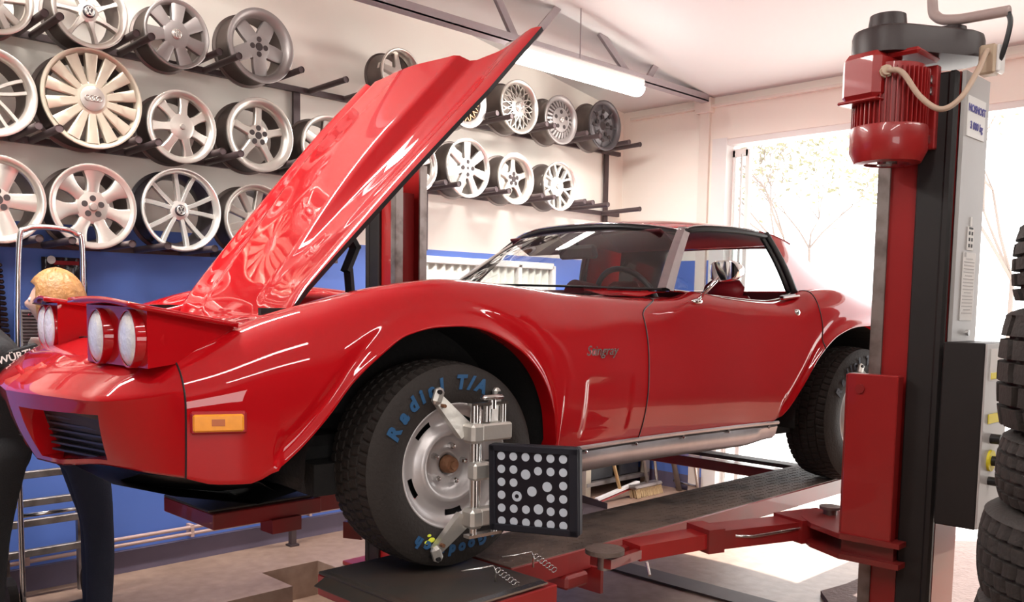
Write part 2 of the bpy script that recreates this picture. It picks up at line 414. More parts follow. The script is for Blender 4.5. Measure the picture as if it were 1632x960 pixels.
def build_outside():
    g = MB(); g.box((16, 3, -.12), (19.1, 30, .2))
    struct(g.build('ground', mat('outdoor_ground', (.75, .73, .70), .9)))
    LEAF = mat('pale_leaves', (.30, .29, .20), .9, var=.3, spec=0); BARK = mat('pale_bark', (.24, .20, .18), .9, spec=0)
    for (x, y, h, lab) in ((12.0, 6.3, 4.6, 'thin pale leafy tree outside the doorway, nearest the far jamb'), (15.5, 4.6, 6.2, 'taller sparse tree outside, seen between the lift post and the tyre stack')):
        t_ = thing('tree', lab, 'tree', (x, y, 0))
        r = random.Random(int(x*10)); br = MB(); lf = MB()
        def grow(p, d, L, rad, k):
            q = p+d*L; mid = (p+q)/2+Vector((r.uniform(-1, 1), r.uniform(-1, 1), 0))*L*.06
            br.tube([p, mid, q], [rad, rad*.85, rad*.7], 6)
            if k == 0:
                for _ in range(9):
                    c = q+Vector((r.gauss(0, .28), r.gauss(0, .28), r.gauss(0, .22))); a = Vector((r.uniform(-1, 1), r.uniform(-1, 1), r.uniform(-1, 1))).normalized(); bb = a.orthogonal().normalized(); s_ = .06
                    lf.add([c, c+a*s_+bb*s_*.5, c+a*s_*2, c+a*s_-bb*s_*.5], [(0, 1, 2, 3)])
                return
            for _ in range(3):
                nd = (d+Vector((r.uniform(-1, 1), r.uniform(-1, 1), r.uniform(-.3, .6)))*.75).normalized(); grow(q, nd, L*.72, rad*.55, k-1)
        grow(Vector((0, 0, 0)), Vector((0, 0, 1)), h*.32, .05, 5)
        br.build('trunk', BARK, t_, smooth=True); o = lf.build('foliage', LEAF, t_)
# ------------------------------------------------------------------ the red sports car (car frame: x to the rear, y to the far side, z up from the tread)
CA = math.radians(-5.0)
c_, s_ = math.cos(CA), math.sin(CA)
CAR_LOC = (1.907-.84*s_, 2.163+.84*c_, RH)
TR = .335
zb_f = pchip([-.83, -.76, -.68, -.62, -.56, -.47, -.39, -.305, -.2, -.09, 0, .06, .215, .33, .40, .428, .436, .5, 1.75, 1.80, 1.87, 1.95, 2.06, 2.21, 2.35, 2.48, 2.62, 2.76, 2.86, 2.91, 2.92, 3.0, 3.42],
             [.372, .352, .350, .375, .425, .525, .625, .695, .757, .779, .782, .775, .712, .612, .482, .365, .338, .336, .332, .335, .38, .49, .635, .735, .77, .776, .755, .67, .54, .40, .34, .35, .42])
W_f = pchip([-.83, -.7, -.6, -.45, -.3, 0, .3, .6, .9, 1.2, 1.6, 1.9, 2.1, 2.35, 2.6, 2.9, 3.2, 3.42],
            [.755, .812, .838, .862, .872, .878, .872, .852, .825, .812, .815, .835, .853, .872, .878, .865, .82, .74])
zw_f = pchip([-.83, -.6, -.3, 0, .3, .6, .9, 1.3, 1.8, 2.1, 2.5, 2.9, 3.42], [.56, .60, .64, .66, .64, .60, .57, .56, .58, .62, .66, .65, .6])
yc_f = pchip([-.83, -.6, -.3, 0, .3, .6, .9, 1.16, 1.5, 1.9, 2.1, 2.35, 2.6, 2.9, 3.2, 3.42], [.62, .665, .70, .725, .72, .70, .695, .71, .715, .72, .735, .745, .735, .70, .65, .6])
zc_f = pchip([-.83, -.7, -.6, -.43, -.3, -.16, .03, .3, .6, .9, 1.04, 1.15, 1.5, 1.84, 1.95, 2.1, 2.3, 2.6, 2.9, 3.2, 3.42], [.70, .755, .795, .845, .882, .911, .932, .920, .896, .884, .890, .918, .896, .882, .892, .938, .952, .915, .885, .86, .83])
yi_f = pchip([-.83, -.56, 0, .6, .93, 1.16, 1.5, 2.1, 2.3, 3.42], [.5, .47, .535, .60, .635, .67, .69, .69, .64, .5])
zi_f = pchip([-.83, -.56, 0, .6, .93, 1.16, 1.5, 2.1, 2.5, 3.42], [.0, -.02, -.045, -.02, .01, -.008, -.006, -.006, -.03, -.03])
def yside(x, z):
    W, zw, yc, zc = float(W_f(x)), float(zw_f(x)), float(yc_f(x)), float(zc_f(x))
    if z <= zw:
        tk = .05 if x > .45 else (.012 if x < -.6 else .03)
        return W-tk*((zw-z)/max(.05, zw-.33))**2
    s = min(1, (z-zw)/(zc-zw)); p = 2.0+.3*S((x-.35)/.5)*S((2.35-x)/.4)
    return yc+(W-yc)*max(0, 1-s**p)**(1/p)
def frange(a, b, n): return [a+(b-a)*i/n for i in range(n)]
SX = (frange(-.83, -.62, 8)+frange(-.62, -.2, 34)+frange(-.2, .2, 16)+frange(.2, .38, 14)+frange(.38, .46, 16)+frange(.46, .93, 44)+frange(.93, 1.75, 44)
      + frange(1.75, 2.1, 30)+frange(2.1, 2.3, 12)+frange(2.3, 2.7, 16)+frange(2.7, 2.86, 12)+frange(2.86, 2.94, 14)+frange(2.94, 3.42, 16)+[3.42])
I_D0 = min(range(len(SX)), key=lambda i: abs(SX[i]-.93)); I_D1 = min(range(len(SX)), key=lambda i: abs(SX[i]-2.1))
NR, NI = 40, 8
def seam_shift(x, z):
    a = .21*S((z-.81)/.11)**1.3
    w = 0.
    if .60 < x <= .93: w = S((x-.60)/(.33))
    elif .93 < x < 1.7: w = S((1.7-x)/.77)
    return a*w*.95
def vent(x, z):
    def st(v, a, b, e=.012): return S((v-a)/e+.5)*S((b-v)/e+.5)
    return st(x, .575, .835, .022)*st(z, .385, .590, .014)*(.009*(1-.6*S((x-.60)/.22)))
def side_pt(x, k):
    zb, zc = float(zb_f(x)), float(zc_f(x))
    u = k/NR; g = .35*u+.65*math.sin(u*PI/2)
    z = zb+(zc-zb)*g
    y = yside(x, z)
    if k == NR: y = float(yc_f(x))
    d = z-zb
    if (-.62 < x < .46) or (1.8 < x < 2.95):
        if zb > .36: y += .012*math.exp(-(d/.022)**2)-.006*math.exp(-((d-.05)/.03)**2)
    y -= vent(x, z)
    xs = x+seam_shift(x, z)
    return (xs, -y, z)
def inner_pt(x, q):
    yc, zc, yi = float(yc_f(x)), float(zc_f(x)), float(yi_f(x)); dz = float(zi_f(x))
    s = q/NI; y = yc+(yi-yc)*s
    z = zc+dz*(1-math.cos(s*PI/2))*1.0
    return (x+seam_shift(x, .95), -y, z)
def side_columns():
    G = []
    for x in SX:
        col = []
        zb = float(zb_f(x)); p0 = side_pt(x, 0)
        col += [(p0[0], p0[1]+.07, p0[2]+.004), (p0[0], p0[1]+.02, p0[2]-.002), (p0[0], p0[1]+.006, p0[2]-.001)]
        col += [side_pt(x, k) for k in range(NR+1)]
        col += [inner_pt(x, q) for q in range(1, NI+1)]
        q = col[-1]; col.append((q[0], q[1]+.002, q[2]-.02)); col.append((q[0], q[1]+.004, q[2]-.05))
        G.append(col)
    return np.array(G)
def grid_normals(G):
    du = np.gradient(G, axis=0); dv = np.gradient(G, axis=1); n = np.cross(du, dv); l = np.linalg.norm(n, axis=2, keepdims=True); return n/np.maximum(l, 1e-9)
def mesh_from(name, parts, m, parent, label=None):
    """parts: list of (V array Nx3, faces, normals or None); keeps given vertex normals so split panels shade as one surface"""
    V = []; F = []; N = []
    for v, f, n in parts:
        o = len(V); V += [tuple(p) for p in v]; F += [tuple(i+o for i in q) for q in f]; N += [tuple(p) for p in n]
    me = bpy.data.meshes.new(name); me.from_pydata(V, [], F); me.update()
    me.polygons.foreach_set('use_smooth', [True]*len(me.polygons))
    me.normals_split_custom_set_from_vertices(N)
    me.materials.append(m); o = bpy.data.objects.new(name, me); COL.objects.link(o); o.parent = parent
    if label: o['label'] = label
    return o
def cut(G, N, i0, i1, mirror=False, j0=0, j1=None):
    j1 = G.shape[1]-1 if j1 is None else j1
    A = G[i0:i1+1, j0:j1+1].reshape(-1, 3).copy(); B = N[i0:i1+1, j0:j1+1].reshape(-1, 3).copy(); nv = j1-j0+1; nu = i1-i0+1
    F = [(i*nv+j, (i+1)*nv+j, (i+1)*nv+j+1, i*nv+j+1) for i in range(nu-1) for j in range(nv-1)]
    # orient: normal along +N
    a, b, c = A[F[0][0]], A[F[0][1]], A[F[0][2]]
    if mirror: A[:, 1] *= -1; B[:, 1] *= -1
    f = F[len(F)//2]; fn = np.cross(A[f[1]]-A[f[0]], A[f[2]]-A[f[1]])
    if fn @ B[f[0]] < 0: F = [q[::-1] for q in F]
    return A, F, B
def orient_out(G, N):
    # normals should point away from the car axis (y more negative / upward)
    m = N[:, G.shape[1]//2]
    return -N if m[:, 1].mean() > 0 else N
def patch(P, up=(0, 0, 1)):
    G = np.array([[tuple(p) for p in r] for r in P]); N = grid_normals(G)
    if (N @ np.array(up)).mean() < 0: N = -N
    nu, nv = G.shape[:2]; A = G.reshape(-1, 3); B = N.reshape(-1, 3)
    F = [(i*nv+j, (i+1)*nv+j, (i+1)*nv+j+1, i*nv+j+1) for i in range(nu-1) for j in range(nv-1)]
    f = F[len(F)//2]
    if np.cross(A[f[1]]-A[f[0]], A[f[2]]-A[f[1]]) @ B[f[0]] < 0: F = [q[::-1] for q in F]
    return A, F, B
def wb_x(y): return .74+.41*(min(1, abs(y)/.685))**2.3      # windscreen base line
def wb_z(y): return .935-.012*(abs(y)/.685)**2
def xz_roof_edge(x): return float(pchip([1.40, 1.55, 1.75, 2.0, 2.2, 2.33], [1.192, 1.208, 1.212, 1.200, 1.172, 1.140])(x))
def roof_w(x): return float(pchip([1.38, 1.6, 1.9, 2.1, 2.33], [.565, .585, .592, .58, .55])(x))
def hood_pt(u, y, off=0.):
    w = lerp(.45, .625, min(1, u/1.2)); s = abs(y)/w
    h = .012*math.sin(PI*min(1, u/1.55))
    if u < .28: h -= .075*(1-u/.28)**2
    dome = S((u-.10)/.9); ay = abs(y)
    h += dome*(.052*S((w*.56-ay)/(.055))+.014*S(1-ay/(w*.5)))-.016*math.exp(-((ay-w*.74)/.07)**2)*dome
    h += .010*S((s-.86)/.14)*0
    h -= .010*S((s-.94)/.06)
    ang = math.radians(48.2); h += off
    return (-.52+u*math.cos(ang)-h*math.sin(ang), y, .70+u*math.sin(ang)+h*math.cos(ang))
def hood_len(y, w=.625):
    s = abs(y)/w
    return 1.415+.03*S(1-s/.3)*0+.14*S((s-.45)/.55)**1.0


def build_car():
    car = thing('sports_car', 'red coupe with raised hood and pop-up headlights parked on the lift runways', 'car', CAR_LOC, CA)
    G = side_columns(); N = orient_out(G, grid_normals(G))
    d = I_D0; e = I_D1
    parts = []
    for mir in (False, True):
        parts += [cut(G, N, 0, d, mir), cut(G, N, e, len(SX)-1, mir)]
    # header behind the nose, across the car
    nH = 12; hx = frange(-.83, -.555, 6)+[-.555]
    P = []
    for x in hx:
        y0 = float(yc_f(x)); zc = float(zc_f(x)); z0 = lerp(.722, .795, (x+.83)/.275)
        P.append([(x, y, z0+(zc-z0)*S(abs(y)/y0)) for y in np.linspace(-y0, y0, 2*nH+1)])
    parts.append(patch(P))
    # cowl wedges beside the windscreen base
    for sgn in (-1, 1):
        P = []
        for x in np.linspace(.90, 1.17, 10):
            xx = min(x, 1.149); yb = .685*((max(xx, .75)-.74)/.41)**(1/2.3); yo = float(yi_f(x))+.004
            zo = float(zc_f(x))+float(zi_f(x))-.0
            P.append([(x+.25*0, sgn*lerp(yb, yo, q/5), lerp(wb_z(yb)-.01, zo, S(q/5))) for q in range(6)])
        parts.append(patch(P))
    # rear deck and tail
    P = []
    for x in np.linspace(2.16, 3.42, 16):
        yi = float(yi_f(x))+.004; z = float(zc_f(x))+float(zi_f(x)); zd = z-.0+.012*S((x-2.2)/.5)
        P.append([(x, y, lerp(zd, z, (abs(y)/yi)**3)) for y in np.linspace(-yi, yi, 17)])
    parts.append(patch(P))
    P = []
    for k in range(0, NR+1, 2):
        p = side_pt(3.42, k); P.append([(3.42+.10*(1-(y/p[1])**2)*(1 if p[1] else 0)-.0, y, p[2]) for y in np.linspace(p[1], -p[1], 15)])
    parts.append(patch(P, up=(1, 0, 0)))
    mesh_from('body', parts, RED, car)
    for mir in (False, True):
        mesh_from('door', [cut(G, N, d, e, mir, j0=0)], RED, car)
    # seams as fine dark gaps
    for sg in (-1, 1):
        for i in (d, e):
            sm = MB()
            pts = [(p[0], p[1]-.0004, p[2]) for p in G[i][3:-2]]
            if sg > 0: pts = [(p[0], -p[1], p[2]) for p in pts]
            sm.tube(pts, .0030, 6); sm.build('door_gap', BLACK, car)
    # ---- nose with crease and grilles
    Yt = [0, .05, .095, .2, .3, .4, .48, .545, .59, .62, .655, .69, .72, .745]
    C = pchip([0, .2, .45, .60, .67, .72, .745], [-1.115, -1.10, -1.05, -1.005, -.93, -.865, -.83]); Cz = pchip([0, .3, .6, .745], [.568, .576, .580, .603])
    fr = [i/(len(Yt)-1) for i in range(len(Yt))]
    By = pchip([0, .6, .68, .745], [0, .52, .64, .742]); Bx = pchip([0, .3, .6, .68, .745], [-1.03, -1.01, -.955, -.90, -.83]); Bz = pchip([0, .3, .6, .745], [.338, .352, .385, .372])
    vr = [0, .03, .085, .3, .45, .6, .78, .86, .93, .965, .988, 1.0]
    def seam_sec(z): return (-.83, yside(-.83, z), z)
    NT = 14; cols = []
    for Y in Yt:
        t = Y/.745; B = Vector((float(Bx(Y)), float(By(Y)), float(Bz(Y)))); Cc = Vector((float(C(Y)), Y, float(Cz(Y))))
        D = Vector((-.83, .62*t, .722+(.70-.722)*S(t)))
        col = [Vector((B.x+.05, B.y*.97, B.z+.0)), B]
        for v in vr[1:]:
            p = B.lerp(Cc, v); ss = seam_sec(p.z); off = Vector((0, ss[1]-lerp(.742, .745, v), 0)) if t > .99 else Vector((0, 0, 0))
            bul = -.012*math.sin(PI*v)*(1-t**3)
            p = p+Vector((bul, 0, 0))
            if t > .99: p.y = ss[1]
            if v > .97: p.z -= .003*(v-.97)/.03
            col.append(p)
        for k in range(1, NT+1):
            q = k/NT
            if k == 1: q = .025
            elif k == 2: q = .07
            p = Cc.lerp(D, q); zz = p.z; bump = .024*math.sin(PI*q**.8)*(1-t**2)
            sec = yside(-.83, lerp(Cz(.745), .70, q)) if k < NT else .62
            sz = lerp(float(Cz(.745)), .70, math.sin(q*PI/2)); sy = yside(-.83, min(sz, .6999)) if k < NT else .62
            off = Vector((0, sy, sz))-Vector((0, lerp(.745, .62, q), lerp(float(Cz(.745)), .70, q)))
            p = p+off*(t**3)+Vector((0, 0, bump)); col.append(p)
        cols.append(col)
    Gn = np.array([[tuple(p) for p in c] for c in cols]); Gn[:, :, 1] *= -1
    Nn = grid_normals(Gn); 
    if Nn[:, 6, 0].mean() > 0: Nn = -Nn
    ia, ib = 2, 8; ja, jb = 3, 7            # opening in the grid (rows offset by the under-lip row)
    pr = []
    for mir in (False, True):
        A = Gn.reshape(-1, 3).copy(); Bn = Nn.reshape(-1, 3).copy(); nv = Gn.shape[1]
        F = [(i*nv+j, (i+1)*nv+j, (i+1)*nv+j+1, i*nv+j+1) for i in range(Gn.shape[0]-1) for j in range(nv-1) if not (ia <= i < ib and ja <= j < jb)]
        if mir: A[:, 1] *= -1; Bn[:, 1] *= -1
        f = F[0*nv+20]; fn = np.cross(A[f[1]]-A[f[0]], A[f[2]]-A[f[1]])
        if fn @ Bn[f[0]] < 0: F = [q[::-1] for q in F]
        pr.append((A, F, Bn))
    mesh_from('front_bumper', pr, RED, car)
    loop = [Gn[i][ja] for i in range(ia, ib+1)]+[Gn[ib][j] for j in range(ja+1, jb+1)]+[Gn[i][jb] for i in range(ib-1, ia-1, -1)]+[Gn[ia][j] for j in range(jb-1, ja, -1)]
    for mir in (1, -1):
        g = MB(); dp = .065
        inner = [(float(p[0])+dp, float(p[1])*mir, lerp(float(p[2]), .455, .06)) for p in loop]
        g.grid([[(float(p[0]), float(p[1])*mir, float(p[2])) for p in loop], inner], closed_v=True)
        g.build('grille_recess', REDIN if False else RED, car)
        gr = MB(); gr.add(inner, [tuple(range(len(inner)))]); gb = gr.build('grille', BLACK, car)
        gg = MB()
        for k in range(7):
            z = .385+.021*k
            gg.bar((-1.078+dp+.018*(6-k)/6, -.10*mir, z), (-.968+dp+.018*(6-k)/6, -.555*mir, z+.004), .030, .006, up=(0, 0, 1))
        gg.build('grille_bar', MATS['grille_grey'], gb)
    # nose seam lines
    sm = MB()
    for sg in (1, -1):
        sm.tube([(-.831, sg*p[1], p[2]+.0) for p in G[0][2:3+NR]], .0028, 6)
        sm.tube([(-.831, sg*y, (.722+(.70-.722)*S(abs(y)/.62))+.0015) for y in np.linspace(-.62, -.0, 14)], .002, 5)
    sm.build('bumper_seam', BLACK, car)
    # chin valance and under-structure
    g = MB()
    g.grid([[(-.98+.02*abs(y), y, .345), (-.80, y, .29), (-.55, y, .235), (-.42, y, .26), (-.40, y, .5)] for y in np.linspace(-.58, .58, 9)])
    g.grid([[(-.90, sg*.60, .37), (-.84, sg*.70, .37), (-.66, sg*.80, .36), (-.5, sg*.60, .27)] for sg in (-1,)]+[[(-.90, -.4, .32), (-.8, -.4, .29), (-.6, -.4, .25), (-.45, -.4, .25)]])
    o = g.build('chin_spoiler', BLACK, car)
    g = MB()
    g.box((.9, 0, .30), (2.6, 1.30, .10)); g.box((-.35, 0, .35), (.3, 1.1, .14), bev=.03); g.box((2.9, 0, .36), (.8, 1.2, .12))
    g.cyl((-.05, -.60, .30), (-.05, .60, .30), .03, 12); g.cyl((2.489, -.60, .335), (2.489, .60, .335), .05, 12)
    g.tube([(.1, -.35, .2+.05), (1.6, -.4, .24), (2.2, -.5, .26)], .03, 10)
    g.build('chassis', DARK, car)
    # wheel wells
    for xc, r in ((-.03, .47), (2.44, .46)):
        for sg in (-1, 1):
            g = MB(); P = []
            for k in range(25):
                a = PI*k/24*1.1-.05*PI; P.append([(xc-r*math.cos(a)*1.02, sg*y, max(.30, .345+r*.95*math.sin(a))) for y in (.80, .55, .38)])
            g.grid(P); g.add([(p[2][0], p[2][1], p[2][2]) for p in P], [tuple(range(25))])
            g.build('wheel_well', DARK, car)
    # engine bay
    g = MB(); g.box((.17, 0, .50), (1.35, 1.0, .03))
    for sg in (-1, 1): g.box((.17, sg*.50, .66), (1.35, .02, .34))
    g.box((.86, 0, .72), (.04, 1.1, .36)); g.box((-.50, 0, .62), (.03, .9, .26))
    g.build('engine_bay', DARK, car)
    g = MB(); g.box((-.36, 0, .66), (.07, .74, .32), bev=.01); g.cyl((-.2, 0, .62), (-.16, 0, .62), .22, 24); g.build('radiator', BLACK, car)
    g = MB(); g.box((.25, 0, .62), (.62, .42, .22), bev=.03); g.cyl((.25, 0, .73), (.25, 0, .80), .19, 28); g.build('engine', PLASTIC, car)
    g = MB(); g.box((.44, -.44, .86), (.26, .12, .06), bev=.01); g.build('battery_cover', PLASTIC, car)
    # ---- hood
    P = []; U = []
    NU, NY = 40, 48
    for i in range(NU+1):
        row = []
        for j in range(NY+1):
            s = -1+2*j/NY; s = math.copysign(abs(s)**.9, s)
            L = hood_len(s*.625); u = L*i/NU; w = lerp(.45, .625, min(1, u/1.2)); row.append(hood_pt(u, s*w))
        P.append(row)
    ho = mesh_from('hood', [patch(P, up=(-.7, 0, .7))], RED, car)
    P2 = []
    for i in range(NU+1):
        row = []
        for j in range(NY+1):
            s = -1+2*j/NY; s = math.copysign(abs(s)**.9, s)
            L = hood_len(s*.625); u = L*i/NU; w = lerp(.45, .625, min(1, u/1.2)); o_ = -.022 if 0 < i < NU and 0 < j < NY else -.016
            row.append(hood_pt(u, s*w*.995, o_))
        P2.append(row)
    g = MB(); g.grid(P2)
    rim = lambda Q: [Q[0][j] for j in range(NY)]+[Q[i][NY] for i in range(NU)]+[Q[NU][j] for j in range(NY, 0, -1)]+[Q[i][0] for i in range(NU, 0, -1)]
    g.grid([rim(P), rim(P2)], closed_v=True); g.build('hood_liner', BLACK, ho)
    for sg in (-1, 1):
        g = MB(); y = sg*.43
        g.bar((-.145, y, .86), (-.155, y, .965), .012, .045, up=(0, 1, 0)); g.bar((-.165, y, .955), (-.125, y, 1.045), .014, .05, up=(0, 1, 0)); g.bar((-.125, y, 1.03), (-.16, y, 1.085), .016, .05, up=(0, 1, 0))
        g.build('hood_support', PLASTIC, car)
    # ---- pop-up headlights
    for sg in (-1, 1):
        yo, yi = .715, .30
        pod = (.055 if sg > 0 else 0, -.07 if sg > 0 else 0, 0)
        lid = MB()
        F4 = [(-.945, yo+.005, .836), (-1.0, yi-.01, .848), (-.66, yi+.03, .805), (-.655, yo-.02, .785)]
        P = []
        for i in range(9):
            a = i/8; row = []
            for j in range(9):
                b = j/8
                p = Vector(F4[0]).lerp(Vector(F4[1]), a).lerp(Vector(F4[3]).lerp(Vector(F4[2]), a), b)
                p.z += .012*math.sin(PI*a)*(1-b)+.004; row.append((p.x, sg*p.y, p.z))
            P.append(row)
        lid.grid(P); lo = lid.build('headlight_lid', RED, car, smooth=True, loc=pod)
        sd = lo.modifiers.new('s', 'SOLIDIFY'); sd.thickness = .014; sd.offset = -1
        bk = MB(); n = 10
        ring = []
        for (fx, yy) in ((0, yo-.02), (1, yi+.02)):
            pass
        def fxy(b): return -.912-.05*b        # front plane x as it runs inboard
        secs = []
        for s in range(8):
            q = s/7; row = []
            z1 = lerp(.828, .782, q); z0 = lerp(.668, .70, q); yA = lerp(yo-.015, yo-.045, q); yB = lerp(yi+.015, yi+.05, q)
            for (yy, zz) in ((yA, z1), (yB, z1+.006), (yB, z0), (yA, z0)): row.append((lerp(fxy((yo-yy)/(yo-yi))+.004, -.66, q), sg*yy, zz))
            secs.append(row)
        bk.grid(secs, closed_v=True); bk.add(secs[0], [(0, 1, 2, 3)]); bk.add(secs[-1], [(3, 2, 1, 0)])
        bo = bk.build('headlight_housing', RED, car, loc=pod)
        for yy, b in ((.615, .25), (.415, .73)):
            x0 = fxy(b); M = Matrix.Translation((x0, sg*yy, .745)) @ Matrix.Rotation(-PI/2+sg*.0, 4, 'Z')
            g = MB(); g.lathe([(.081, -.06), (.080, .010), (.077, .013), (.074, .010)], 32, M); g.build('lamp_ring', RED, bo, smooth=True)
            g = MB(); g.lathe([(.0, .024), (.02, .0235), (.04, .021), (.06, .016), (.072, .009), (.073, .002)], 36, M); lo2 = g.build('headlight_lens', MATS['lens'], bo, smooth=True)
            g = MB(); g.lathe([(.0, -.02), (.03, -.016), (.055, -.004), (.073, .008)], 32, M); g.build('lamp_reflector', CHROME, bo, smooth=True)
        g = MB(); 
        pts = [(fxy(0)-.03, sg*(yo+.01), 0), (fxy(1)-.03, sg*(yi-.02), 0), (-.66, sg*(yi), 0), (-.62, sg*(yo-.02), 0)]
        def noz(x, y): return .70+(x+.9)*.22+.02
    # ---- side marker
    for sg in (-1, 1):
        xa, xb = -.822, -.688; ya, yb = yside(xa, .52)+.002, yside(xb, .52)+.002
        o0 = Vector((xa, sg*ya, .0)); o1 = Vector((xb, sg*yb, 0)); dd = (o1-o0); nn = Vector((-dd.y, dd.x, 0)).normalized()*(-sg if False else 1)
        if nn.y*sg < 0: nn = -nn
        mid = (o0+o1)/2; ang = math.atan2(dd.y, dd.x)
        g = MB(); g.box((mid.x, mid.y, .523), (dd.length, .02, .062), (0, 0, ang), bev=.006); mo = g.build('side_marker', REDIN, car)
        g = MB(); c = mid+nn*.010; g.box((c.x, c.y, .523), (dd.length-.014, .012, .048), (0, 0, ang), bev=.005); g.build('amber_lens', AMBER, mo, smooth=False)
        g = MB(); c = mid+nn*.0165; g.box((c.x, c.y, .525), (.034, .002, .018), (0, 0, ang)); g.build('lamp_bulb', AMBERD, mo)
    # ---- rocker trim
    for sg in (-1, 1):
        P = []
        for i in range(41):
            x = lerp(.44, 1.86, i/40); sy = yside(x, .336); up_ = .022*S((x-1.65)/.2)
            P.append([(x, sg*(sy+.004), .344), (x, sg*(sy+.010), .338), (x, sg*(sy+.008), .330), (x, sg*(sy-.006), .322), (x, sg*(sy-.001), .310+up_*.3), (x, sg*(sy-.012), .255+up_), (x, sg*(sy-.030), .238+up_), (x, sg*(sy-.09), .240+up_)])
        g = MB(); g.grid(P); ro = g.build('rocker_panel', BRUSH, car, smooth=True, angle=40)
        g = MB(); g.tube([(p[3][0], p[3][1], p[3][2]+.002) for p in P], .006, 6); g.build('rocker_strip', BLACK, ro)
        for x in (.62, .92, 1.22, 1.52, 1.80): g = MB(); g.ball((x, sg*(yside(x, .336)-.000), .318), .007, 8, 6); g.build('rocker_screw', CHROME, ro)
    # ---- windscreen, pillars, roof
    P = []; PT = []
    for j in range(25):
        y = -.685+1.37*j/24; b = (wb_x(y), y, wb_z(y)); yt = y/.685*.560; t_ = (1.29+.125*(abs(yt)/.560)**2.2, yt, 1.214-.020*(abs(yt)/.560)**2)
        row = []
        for k in range(9):
            q = k/8; p = Vector(b).lerp(Vector(t_), q); p.z += .012*math.sin(PI*q); row.append(tuple(p))
        P.append(row); PT.append(t_)
    g = MB(); g.grid(P); g.build('windscreen', TINT, car, smooth=True)
    g = MB(); g.tube([(p[0][0]-.002, p[0][1], p[0][2]) for p in P], .005, 8); g.build('windscreen_seal', BLACK, car, smooth=True)
    for sg in (-1, 1):
        g = MB(); a = Vector(P[0 if sg < 0 else 24][0]); b = Vector(P[0 if sg < 0 else 24][8]); 
        a2 = a+Vector((.052, sg*.012, -.006)); b2 = b+Vector((.040, sg*.010, -.004))
        A_ = [a+Vector((-.012, -sg*.012, .006)), a+Vector((.01, sg*.014, .008)), a2+Vector((0, sg*.006, 0)), a2+Vector((0, -sg*.03, 0)), a+Vector((0, -sg*.03, -.01))]
        B_ = [b+Vector((-.012, -sg*.012, .006)), b+Vector((.008, sg*.014, .008)), b2+Vector((0, sg*.006, 0)), b2+Vector((0, -sg*.03, 0)), b+Vector((0, -sg*.03, -.01))]
        rows = []
        for k in range(9):
            q = k/8; rows.append([tuple(u_.lerp(v_, q)+Vector((0, 0, .012*math.sin(PI*q)))) for u_, v_ in zip(A_, B_)])
        g.grid(rows, closed_v=True); g.build('windscreen_pillar', BRUSH if sg < 0 else PLASTIC, car, smooth=True, angle=50)
    # roof shell
    P = []
    NXR = 26
    for i in range(NXR+1):
        q = i/NXR; row = []
        for j in range(33):
            s = -1+2*j/32
            xs = 1.285+.12*abs(s)**2.2; x = lerp(xs, 2.29-.05*abs(s)**3, q); w = roof_w(x); y = s*w
            ze = xz_roof_edge(x); cr = .044*(1-abs(s)**2.6)*(1-.35*S((x-2.05)/.3)); z = ze+.008+cr
            if q < .06: z -= .012*(1-q/.06)
            row.append((x, y, z))
        P.append(row)
    ro = mesh_from('roof_panel', [patch(P)], RED, car)
    P2 = [[(p[0]+(.01 if i == 0 else (-.01 if i == NXR else 0)), p[1]*.97, p[2]-.028) for p in r] for i, r in enumerate(P)]
    rim = lambda Q: [Q[0][j] for j in range(32)]+[Q[i][32] for i in range(NXR)]+[Q[NXR][j] for j in range(32, 0, -1)]+[Q[i][0] for i in range(NXR, 0, -1)]
    g = MB(); g.grid(P2); g.build('headliner', DKRED, car, smooth=True)
    g = MB(); g.grid([rim(P), rim(P2)], closed_v=True); g.build('roof_edge', RED, car)
    g = MB(); g.tube([(p[0]-.003, p[1], p[2]-.018) for p in P[0]], .012, 8); g.build('header_seal', BLACK, car, smooth=True)
    g = MB()
    for jj in (0, 32): g.tube([(r[jj][0], r[jj][1]*1.008, r[jj][2]-.004) for r in P[:17]], .0045, 6)
    g.tube([(p[0]-.004, p[1], p[2]-.002) for p in P[0]], .005, 6); g.build('drip_rail', CHROME, car, smooth=True)
    g = MB(); g.box((1.62, 0, 1.238), (.50, .012, .012)); g.build('roof_bar', BLACK, ro)
    # sail panels and rear window
    for sg in (-1, 1):
        rows = []
        for k in range(13):
            q = k/12; top_f = Vector((2.005, roof_w(2.0)*1.0, xz_roof_edge(2.0)+.006)); top_r = Vector((2.335, .545, 1.135))
            bot_f = Vector((2.075, .715, .925)); bot_r = Vector((2.62, .655, .925))
            f_ = top_f.lerp(bot_f, q); r_ = top_r.lerp(bot_r, q**1.9); f_.y += .012*math.sin(PI*q); row = []
            for m_ in range(9):
                a = m_/8; p = f_.lerp(r_, a); p.y += .018*math.sin(PI*a)*(1-q*.5); row.append((p.x, sg*p.y, p.z))
            for m_ in range(7, -1, -2):
                a = m_/8; p = f_.lerp(r_, a); p.y += .018*math.sin(PI*a)*(1-q*.5)-.05-.05*q; row.append((p.x, sg*p.y, p.z))
            rows.append(row)
        g = MB(); g.grid(rows, closed_v=True); g.build('sail_panel', RED, car, smooth=True, angle=50)
        g = MB(); pts = [(r[0][0]-.012, r[0][1]-sg*.004, r[0][2]) for r in rows]
        g.tube(pts, .016, 8); g.tube([(2.055-.0, sg*.69, .93)]+[(p[0]-.035, p[1]*.985, p[2]) for p in pts[::-1][1:]], .011, 8); g.build('door_window_seal', BLACK, car, smooth=True)
        # black roof-side seal and belt trim
        g = MB(); g.tube([(x, sg*(roof_w(x)+.004), xz_roof_edge(x)-.012) for x in np.linspace(1.41, 2.02, 14)], .013, 8); g.build('roof_side_seal', BLACK, car, smooth=True)
